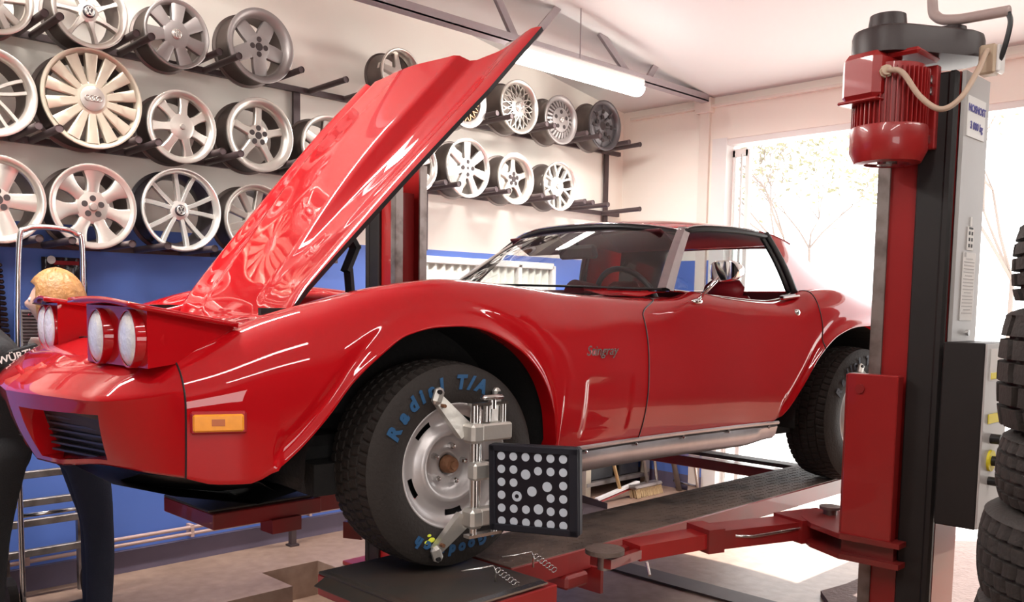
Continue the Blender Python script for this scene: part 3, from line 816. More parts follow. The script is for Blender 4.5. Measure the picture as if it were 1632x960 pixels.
        g = MB(); g.tube([(x, sg*(float(yi_f(x))+.012), float(zc_f(x))+.004) for x in np.linspace(1.20, 2.08, 24)], .0055, 6); g.build('belt_trim', CHROME, car, smooth=True)
    g = MB(); g.box((2.14, 0, 1.05), (.008, .98, .22), (0, .12, 0)); g.build('rear_window', TINT, car)
    # interior
    g = MB()
    g.box((.98, 0, .84), (.34, 1.26, .13), (0, -.12, 0), bev=.03); g.box((1.10, .0, .70), (.16, .3, .3), bev=.03)
    for y in (-.30,): g.cyl((1.13, y, .885), (1.02, y, .90), .065, 24)
    g.build('dashboard', DKRED, car)
    g = MB(); M = Matrix.Translation((1.30, -.36, .845)) @ Matrix.Rotation(math.radians(-90), 4, 'Z') @ Matrix.Rotation(math.radians(22), 4, 'X')
    ring = [M @ Vector((.185*math.cos(t), 0, .185*math.sin(t))) for t in np.linspace(0, 2*PI, 33)]
    g.tube(ring, .013, 8); st = g.build('steering_wheel', PLASTIC, car, smooth=True)
    g = MB()
    for t in (0, PI, -PI/2): g.bar(M @ Vector((0, .02, 0)), M @ Vector((.18*math.cos(t), 0, .18*math.sin(t))), .03, .006)
    g.build('steering_spoke', STEEL, st)
    for y in (-.34, .34):
        g = MB(); g.box((1.66, y, .47), (.48, .44, .16), (0, -.1, 0), bev=.05); g.box((1.94, y, .68), (.13, .42, .48), (0, .28, 0), bev=.06); g.box((2.01, y, .935), (.08, .24, .11), (0, .28, 0), bev=.04)
        g.build('seat', LEATHER, car, smooth=True, angle=60)
    g = MB(); g.box((1.5, 0, .42), (1.3, 1.32, .04)); g.box((2.13, 0, .70), (.05, 1.3, .46)); g.box((1.55, 0, .50), (.8, .16, .22), bev=.03)
    for sg in (-1, 1): g.box((1.55, sg*.675, .66), (1.04, .03, .44))
    g.build('cabin_tub', DKRED, car)
    g = MB(); g.box((1.33, 0, 1.105), (.035, .25, .065), (0, -.3, 0), bev=.012); g.cyl((1.33, 0, 1.13), (1.31, 0, 1.18), .008, 8); g.build('interior_mirror', PLASTIC, car)
    for y in (-.33, .33):
        g = MB(); g.box((1.40, y, 1.150), (.16, .36, .014), (0, .5, 0), bev=.005); g.build('sun_visor', DKRED, car)
    # side window glass lines are wound down on the near side; far quarter kept open
    # ---- mirror, handle, lock, badge
    mo = MB(); mo.ball((1.275, -.765, .876), .026, 14, 8, sc=(1.2, .8, .5)); mo.cyl((1.275, -.765, .878), (1.300, -.855, .975), .008, 12); mo = mo.build('door_mirror', CHROME, car, smooth=True)
    g = MB(); M = Matrix.Rotation(math.radians(-12), 4, 'Z')
    prof = []
    rows = []
    for k in range(15):
        q = k/14; yy = -.085+.17*q; a = (1-abs(2*q-1)**3.2)**.5; rows.append([(.055*a*min(1.2, max(-.25, math.cos(t)*-1.2)) , yy, .043*a*math.sin(t)) for t in np.linspace(0, 2*PI, 25)[:-1]])
    g.grid(rows, closed_v=True); g.xf(Matrix.Translation((1.305, -.875, 1.0)) @ M); g.build('mirror_shell', CHROME, mo, smooth=True)
    g = MB(); g.box((0, 0, 0), (.004, .14, .065)); g.xf(Matrix.Translation((1.322, -.878, 1.0)) @ M); g.build('mirror_glass', STEEL, mo)
    for sg in (-1, 1):
        g = MB(); g.box((1.955, sg*.757, .905), (.135, .03, .014), (0, -.10, 0), bev=.006); ho_ = g.build('door_handle', CHROME, car)
        g = MB(); g.box((1.955, sg*.745, .9145), (.10, .02, .004), (0, -.10, 0)); g.build('handle_pull', BRUSH, ho_)
        yl = yside(1.955, .835)
        g = MB(); g.lathe([(.0, .008), (.009, .008), (.016, .003), (.017, -.01)], 20, Matrix.Translation((1.955, sg*yl, .835)) @ Matrix.Rotation(0 if sg < 0 else PI, 4, 'Z')); g.build('door_lock', STEEL, car, smooth=True)
    yv = yside(.63, .69)
    Mt = Matrix.Translation((.645, -yv-.003, .690)) @ Matrix.Rotation(math.radians(0), 4, 'Z') @ Matrix.Rotation(math.radians(90-9), 4, 'X')
    text_mb('Stingray', .050, .002, .0003, .40, Mt).build('badge', STEEL, car, label='chrome script emblem')
    # ---- wheels
    for (x, sg) in ((0, -1), (2.489, -1), (0, 1), (2.489, 1)):
        M = Matrix.Translation((x, sg*.84, TR)) @ Matrix.Rotation(0 if sg < 0 else PI, 4, 'Z')
        build_road_wheel(car, M, letters=(sg < 0), dim=x > 1)
    return car

def tyre_mesh(R=.335, ri=.20, wd=.21, n=300, M=None, chunky=False):
    """tread ribs with cross sipes; local h=0 is the outer lip plane, tyre body lies behind (negative h)"""
    g = MB(); hw = wd/2; c = -hw+.012
    side = [(ri-.004, .0), (ri+.006, .004), (ri+.03, .010), (ri+.06, .0125), (R-.06, .010), (R-.035, .004), (R-.02, -.002), (R-.010, -.009)]
    tread = []
    nr = 5; tw = wd-.03; x0 = -.013; gw = .008
    rw = (tw-gw*(nr-1))/nr
    prof = [(r, h) for r, h in side]; kind = [0]*len(prof)
    dep = .008 if not chunky else .016
    for k in range(nr):
        a = x0-k*(rw+gw); b = a-rw; crown = lambda h: R-.010*abs((h-(x0-tw/2))/(tw/2))**2.5
        for q in (0, .5, 1.):
            h = lerp(a, b, q); prof.append((crown(h), h)); kind.append(10+k)
        if k < nr-1:
            prof += [(crown(b)-dep, b-.001), (crown(b)-dep, b-gw+.001)]; kind += [1, 1]
    hb = -wd+.024
    for r, h in side[::-1]: prof.append((r, hb-h+.0)); kind.append(0)
    # inner barrel side closes the torus
    m = n; V = []; k = len(prof)
    for i in range(m):
        t = 2*PI*i/m
        for q, (r, h) in enumerate(prof):
            kd = kind[q]; rr = r; hh = h; tt = t
            if kd >= 10:
                ph = (i+2*(kd-10)) % (5 if not chunky else 12)
                if chunky and ph == 1: ph = 0
                if ph == 0: rr = r-(.0055 if not chunky else .012)
                tt = t+.010*math.sin(h*90)
            V.append(Vector((rr*math.sin(tt), -hh, rr*math.cos(tt))))
    F = [(i*k+q, i*k+(q+1) % k, ((i+1) % m)*k+(q+1) % k, ((i+1) % m)*k+q) for i in range(m) for q in range(k)]
    if M is not None: V = [M @ p for p in V]
    return g.add(V, F)
def build_road_wheel(car, M, letters=False, dim=False):
    g = MB()
    prof = [(.203, -.20), (.186, -.19), (.178, -.10), (.180, -.03), (.198, -.010), (.205, .0), (.203, .004), (.197, .002), (.190, -.012), (.184, -.022), (.172, -.028), (.166, -.031), (.158, -.034), (.147, -.035), (.134, -.030), (.122, -.016), (.114, -.010), (.104, -.012), (.094, -.03), (.085, -.045), (.060, -.050), (.046, -.046), (.034, -.044), (.033, -.12)]
    def skip(q, a):
        r0, r1 = prof[q][0], prof[min(q+1, len(prof)-1)][0]
        return 11 <= q <= 12 and ((a+.75+.21) % (2*PI/5)) < .42
    g.lathe(prof, 120, M, skip=skip); w = g.build('wheel', GREYRIM, car, smooth=True)
    g = tyre_mesh(wd=.238, M=M); g.build('tyre', RUB, w, smooth=True, angle=35)
    g = MB(); g.lathe([(.0, -.012), (.022, -.012), (.026, -.018), (.030, -.046)], 24, M); g.lathe([(.0, -.004), (.013, -.004), (.014, -.014)], 16, M); g.build('hub_cap', RUST, w, smooth=True, angle=40)
    for k in range(5):
        g = MB(); a = 2*PI*k/5+.2; p = Vector((.061*math.sin(a), 0, .061*math.cos(a))); Mk = M @ Matrix.Translation(p)
        g.lathe([(.0, -.024), (.008, -.026), (.0105, -.032), (.0105, -.05)], 6, Mk); g.build('lug_nut', STEEL, w)
    g = MB(); g.lathe([(.005, -.13), (.10, -.12), (.135, -.10), (.136, -.18)], 40, M); g.build('brake_drum', DARK, w)
    if letters:
        g = MB(); r0 = .268
        def arc(txt, a0, da, size, r):
            a = a0
            for ch in txt:
                wdt = {'i': .5, 'l': .5, ' ': .5, '/': .6, 'R': 1.1, 'T': 1.0, 'A': 1.15, 'B': 1.05, 'G': 1.15, 'F': .95}.get(ch, .85)
                a += da*wdt/2
                if ch != ' ':
                    Mt = M @ Matrix.Translation((r*math.sin(a), -.0135, r*math.cos(a))) @ Matrix.Rotation(a, 4, 'Y') @ Matrix.Rotation(PI/2, 4, 'X')
                    t_ = text_mb(ch, size, .0012, .0032, .15, Mt); g.add(t_.v, t_.f)
                a += da*wdt/2
        for txt, a0, da, sz in (('Radial', -70, 12.6, .060), ('T/A', -3.5, 10.5, .060), ('BFGoodrich', 132, 9.8, .046)):
            g = MB(); arc(txt, math.radians(a0), math.radians(da), sz, r0); g.build('tyre_lettering', MATS['letter_grey'] if dim else BLUE_T, w, label='dull raised lettering' if dim else 'blue raised lettering')
        g = MB(); a = math.radians(-156)
        for k_, (dr, da_) in enumerate(((0, 0), (.012, .05), (-.010, .06))): g.ball(M @ Vector(((.245+dr)*math.sin(a+da_), -.0135, (.245+dr)*math.cos(a+da_))), .010-.002*k_, 10, 6, sc=(1.3, .15, .8))
        g.build('paint_mark', YEL, w, label='yellow chalk mark')
# ------------------------------------------------------------------ alloy wheels on the rack
def spoke(g, r0, r1, w0, w1, th, h0, h1, a, bow=0., twist=0., n=6, a1=None):
    """one spoke from hub radius r0 to rim radius r1 at angle a (a1: end angle)"""
    a1 = a if a1 is None else a1; rows = []
    for k in range(n+1):
        q = k/n; r = lerp(r0, r1, q); w = w0+(w1-w0)*(q if isinstance(bow, float) else q)-bow*math.sin(PI*q); h = lerp(h0, h1, q**1.2)
        aa = lerp(a, a1, q)+twist*math.sin(PI*q)
        c = Vector((r*math.sin(aa), 0, r*math.cos(aa))); t = Vector((math.cos(aa), 0, -math.sin(aa)))
        rows.append([c+t*s*w+Vector((0, -hh, 0)) for s, hh in ((-1, h-th), (-1, h-.004), (-.75, h), (.75, h), (1, h-.004), (1, h-th))])
    g.grid(rows, closed_v=True); g.add(rows[0], [tuple(range(6))]); g.add(rows[-1], [tuple(range(6))[::-1]])
def make_rack_wheel(spec, loc, R):
    t = thing('alloy_wheel', spec['label'], 'wheel', loc, spec.get('rz', 0.), spec['group'])
    met = spec['mat']; lip = spec.get('lip', .04)*R/.2*1.; W = .185
    g = MB()
    prof = [(R*.93, -W), (R, -W+.002), (R, -W+.012), (R*.93, -W+.016), (R*.90, -W*.75), (R*.84, -W*.6), (R*.84, -W*.35), (R*.92, -.035), (R*.93, -.014), (R, -.012), (R, 0), (R*.975, .002)]
    dish = spec.get('dish', .02)
    prof += [(R-lip*.5, -.002), (R-lip, -dish*.6), (R-lip-.004, -dish-.02), (R*.80, -.07), (R*.78, -W*.9), (R*.86, -W)]
    g.lathe(prof, 64); b = g.build('rim_barrel', spec.get('barrel', BARR), t, smooth=True, angle=40)
    g = MB(); g.lathe([(R*.93, -.014), (R+.0008, -.012), (R+.0008, .001), (R*.975, .003), (R-lip*.5, -.0005), (R-lip, -dish*.6+.001), (R-lip-.005, -dish-.015)], 64); g.build('rim_lip', spec.get('lipmat', met), t, smooth=True, angle=50)
    g = MB(); n = spec['n']; hr = spec.get('hub', .3)*R; rr = R-lip-.001; h0 = spec.get('h0', -.03); h1 = spec.get('h1', -dish-.004); w0 = spec['w0']*R; w1 = spec['w1']*R; th = spec.get('th', .03); a0 = spec.get('a0', 0.)
    st = spec.get('style', 'plain')
    for k in range(n):
        a = 2*PI*k/n+a0
        if st == 'twin':
            for sg in (-1, 1): spoke(g, hr*.8, rr, w0, w1, th, h0, h1, a+sg*spec.get('s0', .10), a1=a+sg*spec.get('s1', .12))
        elif st == 'vee':
            for sg in (-1, 1): spoke(g, hr*.8, rr, w0, w1, th, h0, h1, a, a1=a+sg*spec.get('s1', .3))
        elif st == 'mesh':
            for sg in (-1, 1): spoke(g, hr*.85, rr, w0, w1, .012, h0, h1, a, a1=a+sg*spec.get('s1', .35), n=8)
        elif st == 'slot':
            spoke(g, rr*.66, rr, w0, w1, th, h0, h1, a, n=2)
        else: spoke(g, hr*.8, rr, w0, w1, th, h0, h1, a, bow=spec.get('bow', 0.), twist=spec.get('tw', 0.))
    g.lathe([(0, h0+.003), (hr*.75, h0+.003), (hr, h0-.002), (hr*1.04, h0-.03), (0, h0-.035)], 40)
    if st == 'slot': g.lathe([(hr, h0), (rr*.5, h0-.01), (rr*.70, h1-.002), (rr*.70, h1-.03), (hr, h0-.03)], 48)
    if st == 'disc':
        g.lathe([(hr, h0), (R*.40, h0-.012), (R*.5, h0-.004), (R*.62, h0+.006), (R*.74, h0-.004), (rr, h1-.01), (rr, h1-.02), (hr, h0-.03)], 60)
    g.build('spokes', met, t, smooth=True, angle=32)
    if st == 'disc':
        g = MB()
        for k in range(8):
            a = 2*PI*k/8; g.cyl((R*.58*math.sin(a), -(h0-.004), R*.58*math.cos(a)), (R*.58*math.sin(a), -(h0+.0075), R*.58*math.cos(a)), R*.085, 18)
        g.build('vent_hole', HOLE, t)
    cr = spec.get('cap', .0)*R
    if cr:
        g = MB(); g.lathe([(0, h0+.014), (cr*.8, h0+.013), (cr, h0+.008), (cr, h0-.002)], 32); c = g.build('centre_cap', spec.get('capmat', CAPM), t, smooth=True, angle=40)
        lg = spec.get('logo')
        if lg:
            g = MB(); y = -(h0+.0155); s = cr*.72
            if lg == 'vw':
                g.tube([(s*math.cos(q), y, s*math.sin(q)) for q in np.linspace(0, 2*PI, 25)], .0022, 5)
                for a, b in (((-.35, .85), (0, .12)), ((0, .12), (.35, .85)), ((-.85, .35), (-.42, -.75)), ((-.42, -.75), (0, .0)), ((0, .0), (.42, -.75)), ((.42, -.75), (.85, .35))):
                    g.bar((a[0]*s, y, a[1]*s), (b[0]*s, y, b[1]*s), .004, .004)
            elif lg == 'rings':
                for q in (-1.5, -.5, .5, 1.5): g.tube([(q*s*.42+s*.3*math.cos(e), y, s*.3*math.sin(e)) for e in np.linspace(0, 2*PI, 17)], .0022, 5)
            elif lg == 'round':
                g.tube([(s*math.cos(q), y, s*math.sin(q)) for q in np.linspace(0, 2*PI, 21)], .0022, 5); g.box((-s*.3, y, s*.3), (s*.5, .003, s*.5)); g.box((s*.3, y, -s*.3), (s*.5, .003, s*.5))
            g.build('emblem', SILV2 if lg != 'rings' else CAPM, c)
    nb = spec.get('bolts', 0)
    if nb:
        br = spec.get('br', .24)*R
        for k in range(nb):
            g = MB(); a = 2*PI*k/nb+spec.get('ba', 0.); g.cyl((br*math.sin(a), -(h0-.002), br*math.cos(a)), (br*math.sin(a), -(h0+.0042), br*math.cos(a)), .0150, 14); g.build('bolt_hole', HOLE, t)
        if not cr: g = MB(); g.cyl((0, -(h0-.01), 0), (0, -(h0+.0045), 0), spec.get('bore', .11)*R, 24); g.build('centre_bore', HOLE, t)
    return t
def build_rack():
    GA, GB, GC = 'alloy wheels on the top rail of the rack', 'alloy wheels on the middle rail of the rack', 'alloy wheels on the bottom rail of the rack'
    D = {
     'A1': dict(n=5, w0=.10, w1=.10, style='twin', s0=.16, s1=.2, lip=.03, cap=.2, label='cream twin-spoke alloy wheel cut by the frame at the start of the top rail'),
     'A2': dict(n=7, w0=.10, w1=.07, hub=.28, lip=.028, cap=.17, capmat=BLKW, logo='vw', a0=.22, bow=.006, label='bright thin seven-spoke alloy wheel with dark emblem cap, top rail above the fourteen-spoke wheel'),
     'A3': dict(n=7, w0=.15, w1=.22, hub=.42, lip=.022, cap=.16, logo='vw', h0=-.012, h1=-.01, a0=.1, mat=SILVD, label='dull flat seven-spoke wheel cover with pale emblem on the top rail'),
     'A4': dict(n=5, w0=.2, w1=.17, hub=.36, lip=.04, dish=.035, bolts=4, br=.2, bow=-.004, a0=.5, mat=SILVD, label='five-spoke star wheel with four bolt holes beside two bare pegs, top rail'),
     'A5': dict(n=5, w0=.16, w1=.12, lip=.03, dish=.05, mat=SILV, label='alloy wheel peeping over the edge of the raised hood on the top rail'),
     'A6': dict(n=16, w0=.02, w1=.02, style='mesh', s1=.36, lip=.05, cap=.16, mat=GOLD, lipmat=SILVD, label='bronze mesh wheel half hidden by the raised hood on the top rail'),
     'A7': dict(n=16, w0=.022, w1=.028, style='mesh', s1=.36, lip=.03, hub=.36, cap=.2, logo='round', mat=SILV, h0=-.012, h1=-.03, label='silver cross-spoke mesh wheel with round emblem cap on the top rail'),
     'A8': dict(n=24, w0=.045, w1=.06, style='slot', hub=.5, lip=.04, cap=.12, bolts=5, br=.33, logo='round', mat=SILVD, h0=-.006, h1=-.025, label='grey turbine wheel with many short outer slots on the top rail'),
     'A9': dict(n=8, w0=.05, w1=.05, style='disc', hub=.25, lip=.03, bolts=5, br=.36, bore=.17, mat=MATS['steel_dark'], lipmat=MATS['steel_dark'], label='dark grey steel wheel with round vents, last on the top rail by the corner'),
     'B1': dict(n=5, w0=.045, w1=.045, style='twin', s0=.30, s1=.17, lip=.035, hub=.25, cap=.14, mat=SILV, label='cream double-spoke wheel partly out of frame on the middle rail'),
     'B2': dict(n=14, w0=.070, w1=.128, hub=.34, lip=.02, cap=.25, logo='rings', h0=-.01, h1=-.006, mat=MATS['cream_silver'], lipmat=MATS['cream_silver'], label='largest wheel with fourteen flat flared spokes and a ringed cap on the middle rail'),
     'B3': dict(n=7, w0=.13, w1=.15, hub=.36, lip=.035, dish=.02, cap=.08, bow=.006, h0=-.004, h1=-.02, a0=.15, label='seven rounded spoke silver wheel with a tiny emblem on the middle rail'),
     'B4': dict(n=5, w0=.13, w1=.11, hub=.30, lip=.045, dish=.03, bolts=5, br=.2, bore=.1, bow=.004, a0=.05, label='deep-lipped slim five-spoke wheel with five bolt holes beside the rack upright'),
     'B5': dict(n=5, w0=.17, w1=.17, lip=.03, dish=.02, a0=.1, label='silver wheel with broad blunt spokes partly hidden by the hood on the middle rail'),
     'B6': dict(n=7, w0=.11, w1=.14, lip=.03, dish=.02, a0=.3, mat=SILV2, label='white spoked wheel half hidden behind the hood beside the far lift post'),
     'B7': dict(n=7, w0=.12, w1=.155, hub=.34, lip=.02, dish=.012, bolts=4, br=.22, bore=.05, h0=-.01, h1=-.01, a0=0., mat=SILV2, label='bright flat seven-spoke wheel with four bolt holes on the middle rail'),
     'B8': dict(n=5, w0=.16, w1=.12, hub=.32, lip=.045, dish=.03, bolts=5, br=.2, bore=.12, bow=.005, a0=.0, mat=SILV, label='dished five-pointed star wheel on the middle rail between two bright wheels'),
     'B9': dict(n=7, w0=.045, w1=.05, style='vee', s1=.24, hub=.4, lip=.02, cap=.1, mat=SILV2, label='bright wheel of paired fork spokes, last on the middle rail before the bare pegs'),
     'C1': dict(n=5, w0=.16, w1=.22, hub=.30, lip=.03, bolts=5, br=.2, a0=.33, label='wide five-spoke silver wheel cut by the frame on the bottom rail'),
     'C2': dict(n=7, w0=.15, w1=.27, hub=.40, lip=.028, dish=.010, bolts=5, br=.2, cap=.1, bow=.012, h0=-.02, h1=-.006, a0=.05, mat=SILV, label='smooth silver seven-spoke wheel with rounded windows on the bottom rail'),
     'C3': dict(n=5, w0=.05, w1=.055, style='twin', s0=.20, s1=.27, hub=.24, lip=.02, cap=.14, logo='vw', capmat=BLKW, barrel=BLKW, mat=SILV2, a0=.15, label='black and bright-cut wheel of five split spokes on the bottom rail'),
     'C4': dict(n=9, w0=.08, w1=.11, hub=.3, lip=.03, a0=.2, label='ribbed many-spoke silver wheel cropped by the hood flank on the bottom rail'),
    }
    P = {'A1': (1.30, 2.83, .164), 'A2': (1.716, 2.862, .175), 'A3': (2.142, 2.845, .171), 'A4': (2.617, 2.883, .197), 'A5': (3.578, 2.915, .150), 'A6': (4.129, 2.835, .172), 'A7': (4.625, 2.880, .184), 'A8': (5.058, 2.855, .175), 'A9': (5.564, 2.888, .189),
         'B1': (1.272, 2.410, .196), 'B2': (1.709, 2.448, .234), 'B3': (2.161, 2.384, .184), 'B4': (2.609, 2.405, .200), 'B5': (3.047, 2.400, .179), 'B6': (3.702, 2.370, .170), 'B7': (4.146, 2.402, .194), 'B8': (4.599, 2.380, .178), 'B9': (5.059, 2.374, .177),
         'C1': (1.295, 1.937, .197), 'C2': (1.710, 1.939, .204), 'C3': (2.154, 1.959, .212), 'C4': (2.585, 1.940, .195)}
    rail = {'A': 2.765, 'B': 2.262, 'C': 1.755}
    rk = thing('wheel_rack', 'black steel wall rack of three rails and many pegs carrying the loose wheels', 'rack', (0, 4.90, 0))
    for k, z in rail.items():
        x1 = {'A': 6.12, 'B': 6.12, 'C': 3.3}[k]
        g = MB(); g.box(((x1+.6)/2, 0, z), (x1-.6, .03, .032)); g.build('rail', RACK, rk)
    for x, z0, z1 in ((1.0, 1.6, 2.78), (3.03, 1.6, 2.78), (4.035, 1.86, 2.27), (5.98, 2.18, 2.78)):
        g = MB(); g.box((x, .025, (z0+z1)/2), (.045, .02, z1-z0)); g.build('upright', RACK, rk)
    pegs = []
    def peg(x, z, L=.40):
        g = MB()
        g.cyl((x, .0, z), (x, -L+.004, z+.010), .0175, 14, cap=True); g.cyl((x, -L, z+.010), (x, -L+.01, z+.010), .019, 14, cap=False)
        p = g.build('peg', RACK, rk, smooth=True, angle=40)
    for k in sorted(D):
        d = D[k]; d.setdefault('mat', SILV); d['group'] = {'A': GA, 'B': GB, 'C': GC}[k[0]]
        x, z, R = P[k]; zr = rail[k[0]]
        make_rack_wheel(d, (x, 4.60-(.02 if k == 'B2' else 0), z), R)
        zp = zr+.008; dx = math.sqrt(max(.004, (R+.021)**2-(z-zp)**2))
        for s in (-1, 1): peg(x+s*dx, zr)
    for x, r in ((3.10, 'A'), (3.36, 'A'), (5.32, 'B'), (5.50, 'B'), (5.90, 'B'), (5.88, 'A')): peg(x, rail[r])
# ------------------------------------------------------------------ lifts
def build_drive_on_lift():
    t = thing('drive_on_lift', 'red drive-on alignment lift whose tread runways carry the red coupe', 'lift', (0, 0, 0))
    def runway(y0, y1, x0, x1, name):
        g = MB(); g.box(((x0+x1)/2, (y0+y1)/2, RH-.043), (x1-x0, y1-y0, .078), bev=.004); r = g.build('runway', LRED, t)
        g = MB(); g.box(((x0+x1)/2, (y0+y1)/2, RH-.002), (x1-x0-.004, y1-y0-.008, .004))
        # raised tread bars
        x = x0+.03
        while x < x1-.03:
            for k, yy in enumerate(np.arange(y0+.02, y1-.01, .035)):
                a = .6 if (k+int(x*40)) % 2 else -.6
                g.box((x, yy, RH+.0006), (.020, .005, .002), (0, 0, a))
            x += .035
        g.build('tread_plate', TREAD, r)
        return r
    runway(2.045, 2.385, 2.05, 6.0, 'near'); runway(3.42, 3.80, 2.20, 6.0, 'far')
    # front turntable blocks
    for (y0, y1, x0, x1, dz) in ((1.85, 2.44, 1.57, 2.06, .07), (3.40, 3.86, 1.70, 2.21, .066)):
        g = MB(); g.box(((x0+x1)/2, (y0+y1)/2, RH-.012-dz/2), (x1-x0, y1-y0, dz), bev=.004)
        if y0 > 3: g.box((x0+.32, y0+.02, RH-.10), (.14, .10, .06))
        b = g.build('turntable_box', LREDC if y0 < 3 else LRED, t)
        g = MB(); g.box(((x0+x1)/2-.015, (y0+y1)/2+.01, RH-.006), (x1-x0-.02, y1-y0-.045, .010), bev=.003)
        if y0 < 3: g.prism([(x0-.05, y0+.06, RH-.03), (x0+.02, y0+.05, RH-.002), (x0+.02, y1-.05, RH-.002), (x0-.05, y1-.06, RH-.03)], (0, 0, .003))
        g.build('turntable_plate', MATS['plate_dark'], b)
        if y0 < 3:
            g = MB(); g.box((x0+.24, y0+.012, RH+.002), (.40, .03, .006)); g.build('edge_strip', STEEL, b)
            for (px_, py_) in ((x0+.30, y0+.14), (x0+.50, y0+.17)):
                g = MB(); g.tube([(px_-.07, py_+.02, RH+.045), (px_+.03, py_-.015, RH+.05), (px_+.035, py_-.02, RH+.035), (px_+.035, py_-.02, RH)], .0035, 8); g.build('lock_pin', STEEL, b, smooth=True)
                g = MB()
                for k in range(7): g.tube([(px_+.035+.012*math.cos(q)+.004*k, py_-.03-.010*k, RH+.038-.006*k+.008*math.sin(q)) for q in np.linspace(0, 2*PI, 9)], .0018, 5)
                g.build('chain', STEEL, b, smooth=True)
    # cross members
    g = MB(); g.box((4.60, 2.905, RH-.012), (.10, 1.05, .022), bev=.003); g.build('cross_beam', MATS['plate_dark'], t)
    g = MB(); g.box((4.62, 2.905, RH-.075), (.08, 1.05, .060), bev=.004); g.build('cross_beam', LRED, t)
    # under-supports
    g = MB(); g.box((2.36, 2.10, RH-.105), (.12, .15, .05), bev=.01); g.box((2.46, 2.06, RH-.12), (.015, .12, .09)); g.build('support_block', LRED, t)
    g = MB(); g.box((4.90, 2.16, RH-.11), (.30, .16, .06), bev=.004); g.box((4.83, 2.14, RH-.17), (.10, .10, .08)); g.build('support_block', MATS['plate_dark'], t)
    for x, y in ((1.80, 2.2), (5.93, 2.2)):
        g = MB(); g.box((x, y, (RH-.08)/2), (.10, .12, RH-.08)); g.box((x, y, .01), (.2, .2, .02)); g.build('leg', LRED, t)
def build_post(near):
    sg = 1 if near else -1
    lab = 'red two-post lift column with motor and carriage nearest the camera' if near else 'worn red two-post lift column behind the car, by the rack wall'
    y0 = 1.09 if near else 4.20
    t = thing('lift_post', lab, 'lift post', (3.05, y0, 0))
    # local: x along the wall, y*sg towards the car
    H_ = 2.25
    Y = lambda y: y*sg
    g = MB(); g.box((.006, Y(.125), H_/2), (.012, .20, H_)); g.box((.196, Y(.125), H_/2), (.012, .20, H_)); g.box((.10, Y(.006), H_/2), (.19, .012, H_)); g.build('channel', LREDC, t)
    g = MB(); g.box((.055, Y(.16), H_/2), (.03, .07, H_-.1)); g.build('slide_rail', LREDC if near else LRED, t)
    for x in (.018, .184):
        g = MB(); g.box((x, Y(.238), H_/2), (.048, .012, H_)); g.box((-.004 if x < .1 else .206, Y(.222), H_/2), (.008, .040, H_)); g.build('guide_lip', WORN, t)
    g = MB(); g.box((-.012, Y(.055), H_/2), (.022, .112, H_), bev=.006); g.box((-.018, Y(.012), H_/2), (.03, .03, H_), bev=.008); g.build('side_cover', LBLK, t)
    g = MB(); g.box((.12, Y(.12), .012), (.5, .40, .024), bev=.004); g.build('base_plate', LRED, t)
    if not near:
        g = MB(); g.box((.10, Y(.16), 1.25), (.13, .05, 1.7)); g.build('carriage', LRED, t)
        g = MB(); g.bar((.1, Y(.30), .40), (.75, Y(.55), .40), .10, .08); g.bar((.1, Y(.30), .40), (-.55, Y(.62), .40), .10, .08); g.box((.1, Y(.22), .40), (.30, .24, .10)); g.build('swing_arm', LRED, t)
        return t
    # carriage
    g = MB(); g.box((-.050, Y(.200), 1.0), (.045, .172, .57), bev=.003); c = g.build('carriage', LREDC, t)
    g = MB(); g.cyl((-.078, Y(.24), 1.235), (-.072, Y(.24), 1.235), .016, 16); g.box((-.035, Y(.292), 1.0), (.05, .008, .56)); g.build('carriage_edge', LRED, c)
    for z in (.725, .655):
        g = MB(); P = [(-.08, Y(.08)), (.26, Y(.08)), (.30, Y(.36)), (.22, Y(.50)), (.06, Y(.50)), (-.02, Y(.42)), (-.09, Y(.28))]
        g.prism([(x, y, z-.009) for x, y in P], (0, 0, .018)); g.build('arm_flange', LRED, c)
    g = MB(); g.box((.06, Y(.20), .69), (.22, .18, .055)); g.build('flange_web', LRED, c)
    g = MB(); g.cyl((.17, Y(.44), .63), (.17, Y(.44), .755), .025, 18); g.cyl((.17, Y(.44), .755), (.17, Y(.44), .765), .04, 18); g.build('pivot_pin', WORN, c, smooth=True, angle=40)
    # swing arm
    a = Vector((.20, .46, .69)); b = Vector((-.33, .655, .69)); e = Vector((-.655, .735, .685))
    g = MB(); g.bar(a, b, .062, .12, up=(0, 0, 1)) if False else g.bar(a, b, .115, .066, up=(0, 0, 1)); g.bar(a+Vector((.02, 0, 0)), a+(b-a)*.35, .15, .085, up=(0, 0, 1)); ar = g.build('swing_arm', LRED, t)
    g = MB(); g.bar(b+Vector((.02, -.007, 0)), e, .095, .052, up=(0, 0, 1)); g.build('arm_extension', LREDC, ar)
    g = MB(); g.bar(b+Vector((.03, -.01, 0)), b+Vector((-.035, .012, 0)), .128, .084, up=(0, 0, 1)); g.build('arm_collar', LRED, ar)
    g = MB(); g.tube([(-.27, .575, .70), (-.20, .545, .692), (-.02, .48, .70), (.10, .43, .715)], .006, 8); g.build('arm_handle', STEEL, ar, smooth=True)
    g = MB(); p = Vector((-.85, .69, .70)); d = (p-e)
    for s in (-.028, .028): g.bar(e+Vector((.03, s, -.005)), p+Vector((-.02, s, -.005)), .026, .03, up=(0, 0, 1))
    g.build('pad_fork', LRED, ar)
    g = MB(); g.cyl(p+Vector((0, 0, -.03)), p+Vector((0, 0, .022)), .022, 18); g.build('pad_screw', WORN, ar, smooth=True, angle=40)
    g = MB(); g.cyl(p+Vector((0, 0, .022)), p+Vector((0, 0, .036)), .062, 36); g.build('pad', MATS['pad_rubber'], ar, smooth=True, angle=40)
